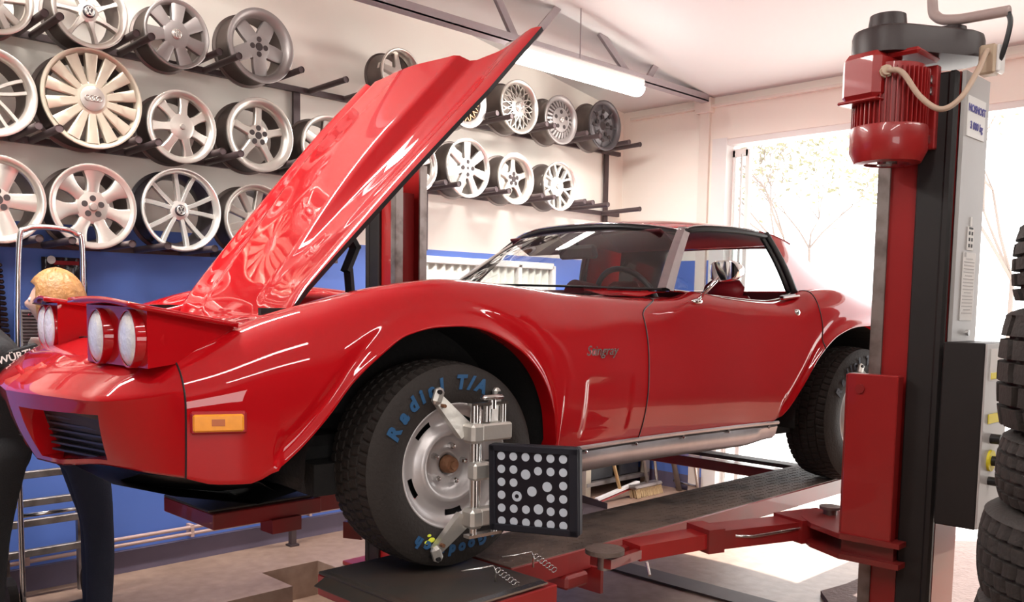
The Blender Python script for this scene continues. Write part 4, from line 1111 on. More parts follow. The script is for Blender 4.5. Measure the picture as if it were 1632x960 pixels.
    g = MB(); g.tube([e+Vector((-.02, -.08, -.02)), e+Vector((-.05, -.115, -.05))], .005, 8); g.build('locking_pin', STEEL, ar)
    # motor (vertical shaft)
    mc = Vector((-.125, .165, 0)); g = MB()
    g.lathe([(.0, 2.115-4.2)], 4) if False else None
    def vcyl(g, prof, n=40, c=mc): 
        G = [[(c.x+r*math.cos(q), c.y+r*math.sin(q), z) for r, z in prof] for q in np.linspace(0, 2*PI, n+1)[:-1]]; g.grid(G, closed_u=True)
    vcyl(g, [(.0, 2.26), (.098, 2.26), (.098, 2.06), (.0, 2.06)]); mo = g.build('motor', LREDC, t, smooth=True, angle=40)
    g = MB()
    for k in range(44):
        q = 2*PI*k/44
        g.box((mc.x+.103*math.cos(q), mc.y+.103*math.sin(q), 2.145), (.022, .0035, .20), (0, 0, q))
    g.build('cooling_fins', LREDC, mo)
    g = MB(); vcyl(g, [(.114, 2.075), (.117, 2.065), (.117, 2.0), (.100, 1.965), (.070, 1.962), (.070, 1.975), (.10, 1.98)]); g.build('fan_cover', LREDC, mo, smooth=True, angle=40)
    g = MB(); g.cyl((mc.x, mc.y, 1.968), (mc.x, mc.y, 1.972), .085, 30); g.cyl((mc.x, mc.y, 1.960), (mc.x, mc.y, 1.968), .03, 20); g.build('fan_grille', STEEL, mo)
    g = MB(); g.box((mc.x-.050, mc.y+.040, 2.222), (.15, .135, .15), (0, 0, -.15), bev=.02); g.box((mc.x-.052, mc.y+.042, 2.148), (.152, .138, .010), (0, 0, -.15), bev=.004); g.box((mc.x+.02, mc.y-.03, 2.29), (.17, .16, .02), bev=.01); g.build('terminal_box', LREDC, mo)
    g = MB(); g.cyl((-.205, .16, 2.228), (-.235, .135, 2.228), .020, 8); g.cyl((-.235, .135, 2.228), (-.25, .125, 2.228), .015, 16); g.build('cable_gland', BEIGE, mo)
    g = MB(); g.box((-.03, .085, 2.14), (.03, .065, .26), bev=.004); 
    g.build('mount_plate', LREDC, t)
    for z in (2.225, 2.19, 2.04):
        g = MB(); g.cyl((-.068, .080, z), (-.045, .080, z), .011, 10); g.box((-.050, .080, z), (.006, .028, .026)); g.build('mount_bolt', STEEL, t)
    # belt cover
    g = MB(); n = 14; A_ = (mc.x+.0, mc.y+.02); B_ = (.07, .055); ra, rb = .105, .095
    d = math.atan2(B_[1]-A_[1], B_[0]-A_[0]); P = [(A_[0]+ra*math.cos(d+PI/2+PI*k/n), A_[1]+ra*math.sin(d+PI/2+PI*k/n)) for k in range(n+1)]+[(B_[0]+rb*math.cos(d-PI/2+PI*k/n), B_[1]+rb*math.sin(d-PI/2+PI*k/n)) for k in range(n+1)]
    cx_ = (A_[0]+B_[0])/2; cy_ = (A_[1]+B_[1])/2
    rows = [[(cx_+(x-cx_)*s, cy_+(y-cy_)*s, z) for x, y in P] for s, z in ((1.0, 2.295), (1.0, 2.355), (.975, 2.372), (.90, 2.378))]
    g.grid(rows, closed_v=True); g.add(rows[0], [tuple(range(len(P)))]); g.add(rows[-1], [tuple(range(len(P)))])
    g.cyl((A_[0], A_[1], 2.375), (A_[0], A_[1], 2.425), .060, 28, r2=.054); g.cyl((B_[0]-.02, B_[1], 2.375), (B_[0]-.02, B_[1], 2.400), .05, 28, r2=.045)
    g.build('belt_cover', MATS['cover_brown'], t, smooth=True, angle=40)
    # grey panel with the capacity plate, facing away from the car
    g = MB(); g.box((.108, -.012, 1.82), (.216, .012, .86)); g.build('service_panel', GALV, t)
    sp = MB(); sp.box((.10, -.020, 2.115), (.155, .003, .125)); sp = sp.build('capacity_sign', WHITEP, t)
    M = Matrix.Translation((.10, -.0225, 2.14)) @ Matrix.Rotation(PI/2, 4, 'X')
    text_mb('NOSNOST', .0325, .0006, .0008, 0, M).build('sign_text', NAVY, sp)
    M = Matrix.Translation((.10, -.0225, 2.088)) @ Matrix.Rotation(PI/2, 4, 'X')
    text_mb('3 000 kg', .0325, .0006, .0008, 0, M).build('sign_text', NAVY, sp)
    g = MB(); g.box((.11, -.020, 1.58), (.11, .002, .22)); st_ = g.build('instruction_label', PAPER, t)
    g = MB()
    for k in range(17): g.box((.11, -.0215, 1.67-.011*k), (.092 if k % 5 else .06, .001, .0025))
    g.box((.07, -.0215, 1.682), (.018, .001, .014)); g.build('label_print', MATS['faint_ink'], st_)
    g = MB(); g.box((.11, -.020, 1.735), (.055, .002, .075)); g.box((.11, -.020, 1.79), (.012, .002, .03)); s2 = g.build('warning_label', PAPER, t)
    g = MB()
    for k in range(3):
        for j in range(2): g.box((.098+.024*j, -.0215, 1.712+.02*k), (.012, .001, .011))
    g.box((.11, -.0215, 1.768), (.035, .001, .006)); g.build('label_print', INK, s2)
    g = MB(); g.cyl((.12, -.02, 1.43), (.12, -.03, 1.43), .010, 10); g.build('panel_screw', STEEL, t)
    # junction box, cable, conduit tail
    g = MB(); g.box((.02, -.075, 2.272), (.05, .05, .09), bev=.006); jb = g.build('junction_box', BEIGE, t)
    g = MB(); g.box((.025, -.105, 2.272), (.05, .016, .085), bev=.006); g.build('box_lid', WHITEP, jb)
    pts = catmull([(-.25, .125, 2.228), (-.235, .085, 2.215), (-.22, .035, 2.14), (-.20, -.02, 2.098), (-.17, -.065, 2.13), (-.10, -.085, 2.22), (-.04, -.085, 2.285), (.0, -.075, 2.29)], 8)
    g = MB(); g.tube(pts, .0085, 10); g.build('motor_cable', CABLE, t, smooth=True)
    # control cabinet
    cb = MB(); cb.box((.06, -.075, 1.11), (.22, .125, .585), bev=.004); cb = cb.build('control_cabinet', LBLK, t)
    g = MB(); g.box((.06, -.1395, 1.11), (.215, .006, .58)); g.build('cabinet_front', GALV, cb)
    g = MB(); g.box((.05, -.1435, 1.335), (.13, .002, .10)); g.build('white_label', PAPER, cb)
    g = MB(); g.box((.05, -.1450, 1.30), (.12, .002, .02)); g.box((.05, -.1450, 1.165), (.12, .002, .03)); g.build('yellow_sticker', YELLOW, cb)
    g = MB(); g.cyl((.035, -.1425, 1.03), (.035, -.150, 1.03), .034, 28); e_ = g.build('stop_ring', YELLOW, cb)
    for z, r in ((1.10, .016), (1.03, .016), (.965, .014)):
        g = MB(); g.cyl((.035, -.142, z), (.035, -.172, z), r, 20); g.build('push_button', BLACK, cb, smooth=True, angle=40)
    return t
def build_clamp(x, y, z, board, label):
    """wheel-alignment clamp, local frame of the car side; origin on the wheel axle at the lip plane"""
    # local: x rear, y away from the viewer, z up
    P = Vector((x, y, 0)); cx_, cy_, _ = CAR_LOC
    wx = cx_+x*math.cos(CA)-y*math.sin(CA); wy = cy_+x*math.sin(CA)+y*math.cos(CA)
    t = thing('wheel_clamp', label, 'alignment clamp', (wx, wy, RH+z), CA)
    yr = -.095
    g = MB()
    for xx, z0, z1 in ((.0, -.205, .205), (.115, .115, .205), (.085, -.205, -.125)): g.cyl((xx, yr, z0), (xx, yr, z1), .012 if xx == 0 else .010, 18)
    g.build('guide_rod', STEEL, t, smooth=True, angle=40)
    g = MB(); g.cyl((.02, yr-.004, -.19), (.02, yr-.004, .20), .005, 10); g.build('screw_spindle', STEEL, t, smooth=True)
    # upper jaw
    def arm(g, a, b, wa, wb, th=.012):
        a, b = Vector(a), Vector(b); d = (b-a).normalized(); n = Vector((0, 1, 0)); s = d.cross(n).normalized()
        rows = []
        for k in range(7):
            q = k/6; c = a.lerp(b, q); w = lerp(wa, wb, q); rows.append([c+s*w, c+s*w+n*th*2, c-s*w+n*th*2, c-s*w])
        g.grid(rows, closed_v=True); g.add(rows[0], [(0, 1, 2, 3)]); g.add(rows[-1], [(3, 2, 1, 0)])
    def jaw(zc, up, rt=True):
        g = MB(); g.box((.055, yr, zc), (.165, .05, .055), bev=.006); g.box((-.005, yr-.005, zc), (.05, .06, .062), bev=.01); j = g.build('jaw_block', ALU, t)
        g = MB(); arm(g, (-.015, yr+.01, zc), (-.092, -.035, zc+up*.108), .030, .016); g.box((-.095, -.035, zc+up*.114), (.034, .028, .055), (0, up*.35, 0), bev=.01); g.build('jaw_arm', ALU, j)
        if rt:
            g = MB(); arm(g, (.09, yr+.012, zc), (.135, -.035, zc+up*.095), .018, .012); g.box((.138, -.035, zc+up*.100), (.026, .026, .06), (0, -up*.1, 0), bev=.008); g.build('jaw_arm', ALU, j)
        g = MB()
        for xx, zz_ in ((-.097, .128), (.138, .112)) if rt else ((-.097, .128),): g.cyl((xx, -.0515, zc+up*zz_), (xx, .02, zc+up*zz_), .0075, 12)
        g.build('grip_pin', BLACK, j)
        g = MB(); g.cyl((-.085, -.060, zc+up*.085), (-.085, -.035, zc+up*.085), .006, 10); g.build('jaw_screw', RUST, j)
    jaw(.118, 1); jaw(-.150, -1, False)
    g = MB(); g.box((.055, yr, .207), (.145, .022, .008)); g.build('end_plate', STEEL, t); g = MB(); g.box((.04, yr, -.208), (.13, .03, .010)); g.build('end_plate', STEEL, t)
    g = MB(); g.cyl((.07, yr, .19), (.07, yr, .218), .014, 16); g.box((.07, yr, .226), (.085, .03, .016), bev=.007); g.cyl((.05, yr, .20), (.05, yr, .15), .012, 12); g.build('turn_knob', STEEL, t, smooth=True, angle=40)
    g = MB(); g.box((.012, yr-.018, .0), (.075, .045, .055), bev=.008); g.cyl((.04, yr-.05, .0), (.04, yr-.02, .0), .008, 12); g.build('centre_hub', ALU, t)
    if board:
        # board axes: direction along the face (u), normal (n) to the viewer side
        ub = Matrix.Rotation(math.radians(-68)-CA, 3, 'Z') @ Vector((1, 0, 0)); nb_ = Vector((ub.y, -ub.x, 0)); 
        c = Vector((.074, -1.135+.84, -.037)); w, h = .290, .268
        Mb = Matrix(((ub.x, -nb_.x, 0, c.x), (ub.y, -nb_.y, 0, c.y), (0, 0, 1, c.z), (0, 0, 0, 1)))  # local x along board, local -y out of face
        tilt = Matrix.Rotation(math.radians(-1.5), 4, 'Y')
        Mb = Mb @ tilt
        g = MB(); g.box((0, .018, 0), (w, .036, h), bev=.007)
        # raised frame
        for (a, b_, c_2, d_) in ((0, h/2-.012, w-.004, .022), (0, -h/2+.012, w-.004, .022), (-w/2+.011, 0, .020, h-.004), (w/2-.016, 0, .028, h-.004)): g.box((a, -.003, b_), (c_2, .010, d_), bev=.003)
        g.xf(Mb); bo = g.build('target_board', MATS['board_case'], t)
        g = MB(); g.box((-.004, -.0012, 0), (w-.045, .002, h-.045)); g.xf(Mb); g.build('board_face', MATS['board_face'], bo)
        pit = .0400; x0 = -.1035; z0 = .098; dot = MB(); rr = .0128; rb = .0152
        small = {0: [0, 1, 2, 3, 4, 5], 1: [0, 1, 3, 4, 5], 2: [0, 1, 5], 3: [0, 4, 5], 4: [0, 1, 2, 4, 5], 5: [0, 1, 2, 3, 4, 5]}
        def disc(xc, zc, r, yq=-.0028, m=dot):
            m.cyl((xc, -.0020, zc), (xc, yq, zc), r, 28)
        for rw, cs in small.items():
            for cc in cs: disc(x0+pit*cc, z0-pit*rw, rr)
        for cc, rw in ((2.0, 1.32), (3.73, 2.15), (2.5, 2.58), (3.02, 3.9)): disc(x0+pit*cc, z0-pit*rw, rb)
        disc(x0+pit*1.27, z0-pit*3.03, rb*1.05)
        dot.xf(Mb); dot.build('target_dots', WHITE, bo)
        g = MB(); g.cyl((x0+pit*1.27, -.0027, z0-pit*3.03), (x0+pit*1.27, -.0034, z0-pit*3.03), .0065, 24); g.xf(Mb); g.build('target_ring_centre', MATS['board_face'], bo)
        g = MB(); g.bar((.03, yr-.02, 0), (c.x+.035, c.y+.095, 0), .03, .05, up=(0, 0, 1)); g.build('board_bracket', ALU, t)
    return t
# ------------------------------------------------------------------ people
def skin_body(name, V, E, m, parent, root=0, sub=2):
    me = bpy.data.meshes.new(name); me.from_pydata([v[0] for v in V], E, []); me.update()
    o = bpy.data.objects.new(name, me); COL.objects.link(o); o.parent = parent
    md = o.modifiers.new('skin', 'SKIN')
    sv = me.skin_vertices[0].data if me.skin_vertices else None
    if sv is None:
        import bmesh
        bm = bmesh.new(); bm.from_mesh(me); bm.verts.layers.skin.verify(); bm.to_mesh(me); bm.free(); sv = me.skin_vertices[0].data
    for i, v in enumerate(V):
        r = v[1]; sv[i].radius = (r, r) if not isinstance(r, tuple) else r; sv[i].use_root = (i == root)
    md.use_smooth_shade = True
    s = o.modifiers.new('sub', 'SUBSURF'); s.levels = sub; s.render_levels = sub
    me.materials.append(m)
    return o
def hand(parent, w, d, side, palm_dir):
    """five-fingered relaxed hand rooted at wrist w pointing along d"""
    w = Vector(w); d = Vector(d).normalized(); s = Vector(side).normalized(); p = Vector(palm_dir).normalized()
    V = [(w, .022), (w+d*.04, (.035, .016)), (w+d*.085, (.038, .014))]; E = [(0, 1), (1, 2)]
    for k, (off, L) in enumerate(((-.030, .065), (-.010, .078), (.010, .074), (.029, .058))):
        b = w+d*.085+s*off; i = len(V); V += [(b, .010), (b+d*L*.45+p*.010, .0088), (b+d*L*.8+p*.030, .008), (b+d*L*.95+p*.045, .007)]; E += [(2, i), (i, i+1), (i+1, i+2), (i+2, i+3)]
    i = len(V); b = w+d*.03-s*.035; V += [(b, .012), (b+d*.035-s*.022+p*.008, .010), (b+d*.06-s*.026+p*.02, .009)]; E += [(1, i), (i, i+1), (i+1, i+2)]
    return skin_body('hand', [(tuple(a), r) for a, r in V], E, SKIN, parent, 0, 2)
def head(parent, c, yaw, hair=True, hairm=None, long=True):
    M = Matrix.Translation(c) @ Matrix.Rotation(yaw, 4, 'Z')      # face looks along local +X
    g = MB(); 
    rows = []
    for k in range(17):
        q = k/16; z = .12-.24*q; a = math.sin(PI*q)**.6
        wx = .098*a*(1-.12*max(0, q-.5)*2); wy = .076*a*(1-.35*max(0, q-.55)*2)
        row = []
        for t in np.linspace(0, 2*PI, 25)[:-1]:
            x = wx*math.cos(t); y = wy*math.sin(t)
            if math.cos(t) > .93 and .42 < q < .66: x += .020*math.sin(PI*(q-.42)/.24)
            if math.cos(t) > .8 and .68 < q < .76: x += .006
            if math.cos(t) > .6 and .78 < q < .92: x += .010
            row.append(M @ Vector((x, y, z)))
        rows.append(row)
    g.grid(rows, closed_v=True)
    for s in (-1, 1): g.ball(M @ Vector((.0, s*.078, -.01)), .022, 10, 8, sc=(.8, .4, 1.4), M=M.to_3x3().to_4x4())
    g.cyl(M @ Vector((-.02, 0, -.08)), M @ Vector((-.035, 0, -.19)), .052, 18, r2=.058)
    h = g.build('head', SKIN, parent, smooth=True)
    g = MB()
    for s in (-1, 1): g.ball(M @ Vector((.086, s*.03, .012)), .010, 10, 8)
    g.build('eye', WHITE, h); g = MB(); g.box(M @ Vector((.098, 0, -.055)), (.006, .04, .008), (0, 0, yaw), bev=.002); g.build('mouth', LEATHER, h)
    if hair:
        g = MB(); r = random.Random(3)
        zmax = PI*.74 if long else PI*.50
        rows = []
        for k in range(13):
            a = zmax*k/12; row = []
            for t in np.linspace(0, 2*PI, 41)[:-1]:
                R_ = 1.16+.022*math.sin(t*13+k*.35)+.014*math.sin(t*29-k*.5)+.03*math.sin(t*2+k*.2)
                x = -.012+.104*R_*math.sin(a)*math.cos(t); y = .088*R_*math.sin(a)*math.sin(t); z = .125*R_*math.cos(a)+.005
                if a > PI*.36 and math.cos(t) > .45: x = min(x, .055)
                row.append(M @ Vector((x, y, z)))
            rows.append(row)
        g.grid(rows, closed_v=True)
        if False:
            for _ in range(60):
                t = r.uniform(.9, 2*PI-.9); p0 = Vector((-.012+.115*math.cos(t), .098*math.sin(t), r.uniform(.0, .07)))
                p1 = p0*1.06+Vector((0, 0, -.07)); p2 = p1+Vector((-.005, r.uniform(-.01, .01), -.07-.03*r.random()))
                g.tube([M @ p0, M @ p1, M @ p2], [.010, .011, .004], 6)
        g.build('hair', hairm or HAIR, parent, smooth=True)
    return h
def soft_body(name, limbs, m, parent, vox=.014):
    """limbs: lists of (point, radius) chains, fused into one continuous surface"""
    g = MB()
    for ch in limbs:
        if len(ch) > 2:
            P = catmull([c[0] for c in ch], 5); n = len(P); rs = []
            xs = np.linspace(0, len(ch)-1, n); rr = [c[1] for c in ch]
            for x in xs: i = min(int(x), len(ch)-2); rs.append(lerp(rr[i], rr[i+1], x-i))
        else: P = [Vector(c[0]) for c in ch]; rs = [c[1] for c in ch]
        g.tube(P, rs, 18); g.ball(P[0], rs[0], 18, 12); g.ball(P[-1], rs[-1], 18, 12)
    o = g.build(name, m, parent, smooth=True)
    r = o.modifiers.new('fuse', 'REMESH'); r.mode = 'VOXEL'; r.voxel_size = vox; r.use_smooth_shade = True
    q = o.modifiers.new('smooth', 'SMOOTH'); q.factor = .5; q.iterations = 6
    return o
def build_people():
    # woman beyond the nose of the car, turned towards the man
    t = thing('person', 'person with blonde hair in dark jeans standing beyond the car nose', 'person', (1.485, 4.26, 0), 0.)
    soft_body('jumper', [[((0, 0, .90), .135), ((-.01, 0, 1.05), .115), ((-.03, 0, 1.20), .125), ((-.05, 0, 1.31), .085), ((-.06, .01, 1.36), .055)],
              [((-.06, -.13, 1.29), .058), ((-.10, -.17, 1.08), .046), ((-.25, -.12, 1.0), .036)], [((-.02, .13, 1.29), .058), ((-.05, .18, 1.08), .046), ((-.18, .19, 1.0), .036)], [((-.07, -.12, 1.30), .06), ((-.02, .12, 1.30), .06)]], DKCLOTH, t)
    soft_body('jeans', [[((0, 0, .93), .14), ((0, -.01, .86), .14)], [((-.01, -.07, .86), .098), ((.03, -.075, .66), .082), ((.055, -.07, .48), .066), ((.06, -.07, .30), .062), ((.05, -.07, .07), .056)],
              [((.01, .07, .86), .098), ((.05, .065, .66), .080), ((.085, .06, .48), .064), ((.085, .06, .30), .060), ((.08, .06, .07), .054)]], DENIM, t)
    for yy, xx in ((-.07, .05), (.06, .08)): soft_body('shoe', [[((xx+.03, yy, .05), .047), ((xx-.05, yy+.03, .048), .046), ((xx-.14, yy+.07, .038), .038), ((xx-.18, yy+.09, .034), .030)]], SHOE, t, .009)
    head(t, (-.075, .03, 1.475), math.radians(150), True, HAIR, True)
    hand(t, (-.25, -.12, 1.0), (-1, .3, -.2), (0, .3, 1), (.3, .9, 0)); hand(t, (-.18, .19, 1.0), (-1, .1, -.2), (0, .3, 1), (.3, -.9, 0))
    # man stooping at the frame edge
    t = thing('person', 'person in black work clothes stooping beyond the car nose, cut off by the frame', 'person', (1.10, 4.20, 0))
    soft_body('jacket', [[((.02, 0, .90), .16), ((.02, -.02, 1.05), .15), ((.0, -.05, 1.20), .155), ((-.05, -.06, 1.32), .11), ((-.09, -.06, 1.40), .058)],
              [((.01, -.17, 1.27), .065), ((.10, -.20, 1.12), .052), ((.20, -.10, 1.06), .042)], [((-.12, .12, 1.30), .065), ((-.10, .18, 1.08), .052), ((.02, .20, 1.0), .042)], [((.0, -.16, 1.27), .07), ((-.12, .10, 1.31), .07)]], DKCLOTH, t)
    soft_body('trousers', [[((.02, 0, .95), .15), ((.02, 0, .86), .155)], [((.02, -.085, .84), .115), ((-.01, -.09, .66), .095), ((-.03, -.09, .48), .080), ((-.04, -.09, .28), .070), ((-.05, -.09, .08), .062)],
              [((.02, .085, .84), .112), ((-.02, .09, .66), .094), ((-.04, .09, .48), .078), ((-.05, .09, .28), .068), ((-.06, .09, .08), .060)]], DKCLOTH, t)
    for yy in (-.09, .09): soft_body('shoe', [[((-.03, yy, .052), .050), ((-.12, yy, .048), .048), ((-.22, yy, .036), .034)]], SHOE, t, .009)
    head(t, (-.10, -.07, 1.54), math.radians(-20), True, MATS['short_hair'], False)
    hand(t, (.20, -.10, 1.06), (1, .2, .1), (0, 0, 1), (0, 1, 0)); hand(t, (.02, .20, 1.0), (1, -.2, .0), (0, 0, 1), (0, -1, 0))
    M = Matrix.Translation((.060, -.240, 1.262)) @ Matrix.Rotation(math.radians(-8), 4, 'Z') @ Matrix.Rotation(math.radians(84), 4, 'X') @ Matrix.Rotation(math.radians(16), 4, 'Z')
    bp = MB(); bp.box((0, 0, 0), (.17, .065, .020), bev=.008); bp.xf(M @ Matrix.Translation((.0, 0, -.011))); pb = bp.build('shoulder_print', DKCLOTH, t)
    text_mb('WÜRTH', .040, .0008, .0008, 0, M @ Matrix.Translation((0, 0, .0008))).build('print_lettering', PAPER, pb)
    g = MB(); g.tube([(-.09, -.13, 1.44), (-.05, -.17, 1.385), (-.02, -.205, 1.34)], .012, 8); g.build('red_collar', LEATHER, t, smooth=True, label='red collar edge')
    # sheet of paper held over the far fender
    g = MB(); P = []
    for i in range(7): P.append([(1.215+.13*i/6, 3.97+.02*j-.03*i/6, 1.335-.016*j-.03*(i/6)**2+.004*math.sin(j)) for j in range(5)])
    g.grid(P); o = g.build('paper_sheet', PAPER, None, smooth=True); sd = o.modifiers.new('s', 'SOLIDIFY'); sd.thickness = .001
    tag(o, 'white paper sheet held beside the far headlight', 'paper')
# ------------------------------------------------------------------ loose things
def build_tyres():
    specs = [(.0, .34, .19, 0), (.19, .34, .185, 0), (.375, .335, .185, 0), (.56, .34, .185, 0), (.745, .34, .175, 0), (.92, .345, .19, 0), (1.11, .325, .155, 0), (1.265, .318, .25, 1), (1.518, .305, .175, 1)]
    cx_, cy_ = 2.148, .317
    labs = ['worn road tyre at the very bottom of the tall stack on the floor', 'road tyre second from the floor in the tall stack', 'road tyre third from the floor in the tall stack', 'road tyre fourth from the floor in the tall stack', 'road tyre fifth from the floor in the tall stack',
            'wide road tyre with siped tread low in the stack beside the lift cabinet', 'narrow road tyre under the two lugged tyres in the stack', 'chunky lugged off-road tyre, second from the top of the stack', 'smaller lugged tyre on the very top of the stack']
    for i, (z, R_, w, ch) in enumerate(specs):
        t = thing('tyre', labs[i], 'tyre', (cx_+.008*math.sin(i*2.3), cy_+.008*math.cos(i*1.7), z), .4*i, 'stacked tyres beside the lift post')
        M = Matrix.Translation((0, 0, w/2+0)) @ Matrix.Rotation(PI/2, 4, 'X') @ Matrix.Translation((0, -(w/2-.006), 0))
        M = Matrix.Translation((0, 0, 0)) @ Matrix.Rotation(-PI/2, 4, 'X')
        g = tyre_mesh(R_, .19, w, 240, None, bool(ch)); zs = None
        g.v = [(x, zz, -y) for x, y, zz in g.v]          # axis to +z
        zmin = min(v[2] for v in g.v); zmax = max(v[2] for v in g.v); k = w/(zmax-zmin)
        g.v = [(x, y, (zz-zmin)*k) for x, y, zz in g.v]
        g.build('tyre_carcass', RUB, t, smooth=True, angle=35)
def build_misc():
    # hand truck tube frame
    t = thing('hand_truck', 'silver tube hand truck frame standing against the blue wall', 'hand truck', (1.43, 4.465, 0))
    g = MB(); P = catmull([(-.13, 0, .05), (-.13, 0, .7), (-.12, 0, 1.3), (-.10, 0, 1.74), (-.07, 0, 1.80), (0, 0, 1.815), (.10, 0, 1.81), (.145, 0, 1.79), (.17, 0, 1.74), (.165, 0, 1.3), (.165, 0, .7), (.165, 0, .05)], 6)
    g.tube(P, .013, 12); g.build('tube_frame', STEEL, t, smooth=True)
    g = MB(); g.box((.02, -.03, .05), (.34, .06, .01)); g.build('toe_plate', WORN, t)
    for z in (.5, 1.0): g = MB(); g.cyl((-.13, 0, z), (.165, 0, z), .010, 10); g.build('cross_tube', STEEL, t, smooth=True)
    for x in (-.17, .205):
        g = MB(); g.cyl((x-.02, .08, .10), (x+.02, .08, .10), .10, 28); g.build('wheel', RUB, t)
    # glossy black bag hung on the wall
    g = MB(); P = []; r = random.Random(5)
    for i in range(22):
        row = []
        for j in range(22):
            a, b = i/21, j/21; x = 1.565+.215*a+.02*(b)*(a-.5); z = 1.70-.40*b
            y = 4.925-.035*math.sin(PI*a)**.5*math.sin(PI*min(1, b*.9+.1))**.4-.010*math.sin(a*17+b*6)*math.sin(b*13+a*4)-r.uniform(0, .004)
            row.append((x, y, z))
        P.append(row)
    g.grid(P); g.box((1.67, 4.935, 1.50), (.20, .01, .38)); o = g.build('plastic_bag', MATS['bag_black'], None, smooth=True, angle=60); tag(o, 'crinkled glossy black bag hanging on the blue wall behind the hand truck', 'bag')
    g = MB(); g.box((1.675, 4.893, 1.672), (.12, .004, .02)); o2 = g.build('red_print', LEATHER, o)
    g = MB(); g.lathe([(0, .006), (.02, .005), (.021, 0)], 20, Matrix.Translation((1.60, 4.885, 1.685))); g.build('round_tag', PAPER, o)
    # ribbed dark hanging strip at the very edge
    t = MB()
    for k in range(16): t.box((1.345+.0*k, 4.88-.0*k, 1.26+.026*k), (.11-.004*k, .05, .020), (0, .12, 0), bev=.006)
    t.box((1.34, 4.92, 1.46), (.05, .06, .44)); tag(t.build('ribbed_hose', MATS['bag_black'], None), 'dark glossy ribbed hose bundle hanging on the wall at the frame edge', 'hose')
    # grey louvred heater
    t = thing('wall_heater', 'small grey louvred heater on the blue wall behind the far headlight', 'heater', (1.50, 4.89, 1.34))
    g = MB(); g.box((.0, 0, .0), (.12, .08, .19), bev=.006); g.build('heater_case', GALV, t)
    g = MB()
    for k in range(11): g.box((0, -.044, -.08+.016*k), (.105, .012, .004), (.5, 0, 0))
    g.build('louvre', RACK, t)
    # low slatted rack
    t = thing('slatted_rack', 'low rack of pale grey boards leaning by the blue wall behind the legs', 'rack', (1.42, 4.78, 0))
    for z in (.63, .61-.12, .39, .24): g = MB(); g.box((.07, 0, z), (.42, .03, .036), bev=.004); g.build('board', WORN, t)
    for x in (-.10, .26): g = MB(); g.box((x, .025, .35), (.04, .03, .70)); g.build('rack_post', WORN, t)
    # post by the pipes
    g = MB(); g.box((2.925, 4.82, .25), (.035, .035, .50)); g.box((2.925, 4.82, .006), (.06, .06, .012)); tag(g.build('short_post', RACK, None), 'short dark steel stub post in front of the skirting pipes', 'post')
    # broom corner
    t = thing('squeegee', 'floor squeegee with red blade, white holder and wooden handle under the car', 'squeegee', (5.5, 4.34, 0))
    g = MB(); g.bar((-.25, 0, .035), (.26, 0, .105), .02, .035, up=(0, 1, 0)); g.build('blade_holder', WHITEP, t)
    g = MB(); g.bar((-.25, 0, .012), (.26, 0, .082), .012, .035, up=(0, 1, 0)); g.build('blade', LREDC, t)
    g = MB(); g.cyl((.03, .0, .08), (-.05, .08, .50), .014, 12); g.cyl((-.05, .08, .50), (-.15, .22, 1.15), .013, 12); g.build('handle', WOODM, t, smooth=True)
    t = thing('push_broom', 'push broom with pale bristles lying head down beside the squeegee', 'broom', (5.80, 4.30, 0))
    g = MB(); g.box((0, 0, .085), (.36, .09, .03), bev=.01); g.build('broom_head', WORN, t)
    g = MB(); r = random.Random(2)
    for i in range(22):
        for j in range(4): g.cyl((-.165+.0157*i, -.03+.02*j, .075), (-.165+.0157*i+r.uniform(-.008, .008), -.05+.02*j, .003), .005, 5)
    g.build('bristles', BRIST, t)
    g = MB(); g.cyl((.03, .0, .09), (-.02, .2, 1.2), .013, 12); g.build('handle', WORN, t, smooth=True)
    g = MB(); g.cyl((5.98, 4.30, 0.0), (5.95, 4.49, 1.25), .013, 12); tag(g.build('metal_pole', STEEL, None, smooth=True), 'plain metal pole leaning just behind the push broom', 'pole')
    g = MB(); g.cyl((6.16, 4.22, 0.0), (6.0, 4.47, 1.3), .022, 12); tag(g.build('thick_pole', WORN, None, smooth=True), 'thicker rusty pole leaning nearest the doorway', 'pole')
    t = thing('dustpan', 'dark metal dustpan lying open on the floor beside the squeegee', 'dustpan', (5.02, 4.28, 0))
    g = MB(); g.add([(-.14, -.12, .004), (.14, -.12, .004), (.12, .12, .02), (-.12, .12, .02), (-.12, .12, .08), (.12, .12, .08), (-.14, -.12, .05), (.14, -.12, .05)], [(0, 1, 2, 3), (3, 2, 5, 4), (0, 3, 4, 6), (1, 7, 5, 2)]); o = g.build('pan', RACK, t); sd = o.modifiers.new('s', 'SOLIDIFY'); sd.thickness = .003
    g = MB(); g.cyl((0, .12, .06), (0, .30, .10), .010, 10); g.build('handle', RACK, t)
    # low open shelf unit
    t = thing('shelf_unit', 'low pale-posted open shelf with dark boxes by the rack wall beyond the runway', 'shelf', (5.75, 4.72, 0))
    for x in (-.38, .38):
        for y in (-.17, .17): g = MB(); g.box((x, y, .34), (.06, .05, .68)); g.build('post', MATS['cream_silver'], t)
    for z in (.10, .38, .66): g = MB(); g.box((0, 0, z), (.80, .40, .03)); g.build('shelf_board', WORN, t)
    for x, w in ((-.18, .30), (.18, .26)):
        g = MB(); g.box((5.75+x, 4.70, .116+.11), (w, .28, .22), bev=.01); tag(g.build('storage_box', PLASTIC, None), 'dark storage box on the lowest shelf, %s' % ('nearer the lift runway' if x < 0 else 'nearer the doorway corner'), 'box')
    g = MB(); g.tube(catmull([(6.10, 4.05, .3), (6.16, 4.05, .08), (6.19, 4.08, .055), (6.195, 4.2, .06), (6.195, 4.3, .07)], 6), .012, 10)
    tag(g.build('bent_tube', STEEL, None, smooth=True), 'thin bent silver tube by the blue wall end near the doorway', 'tube')
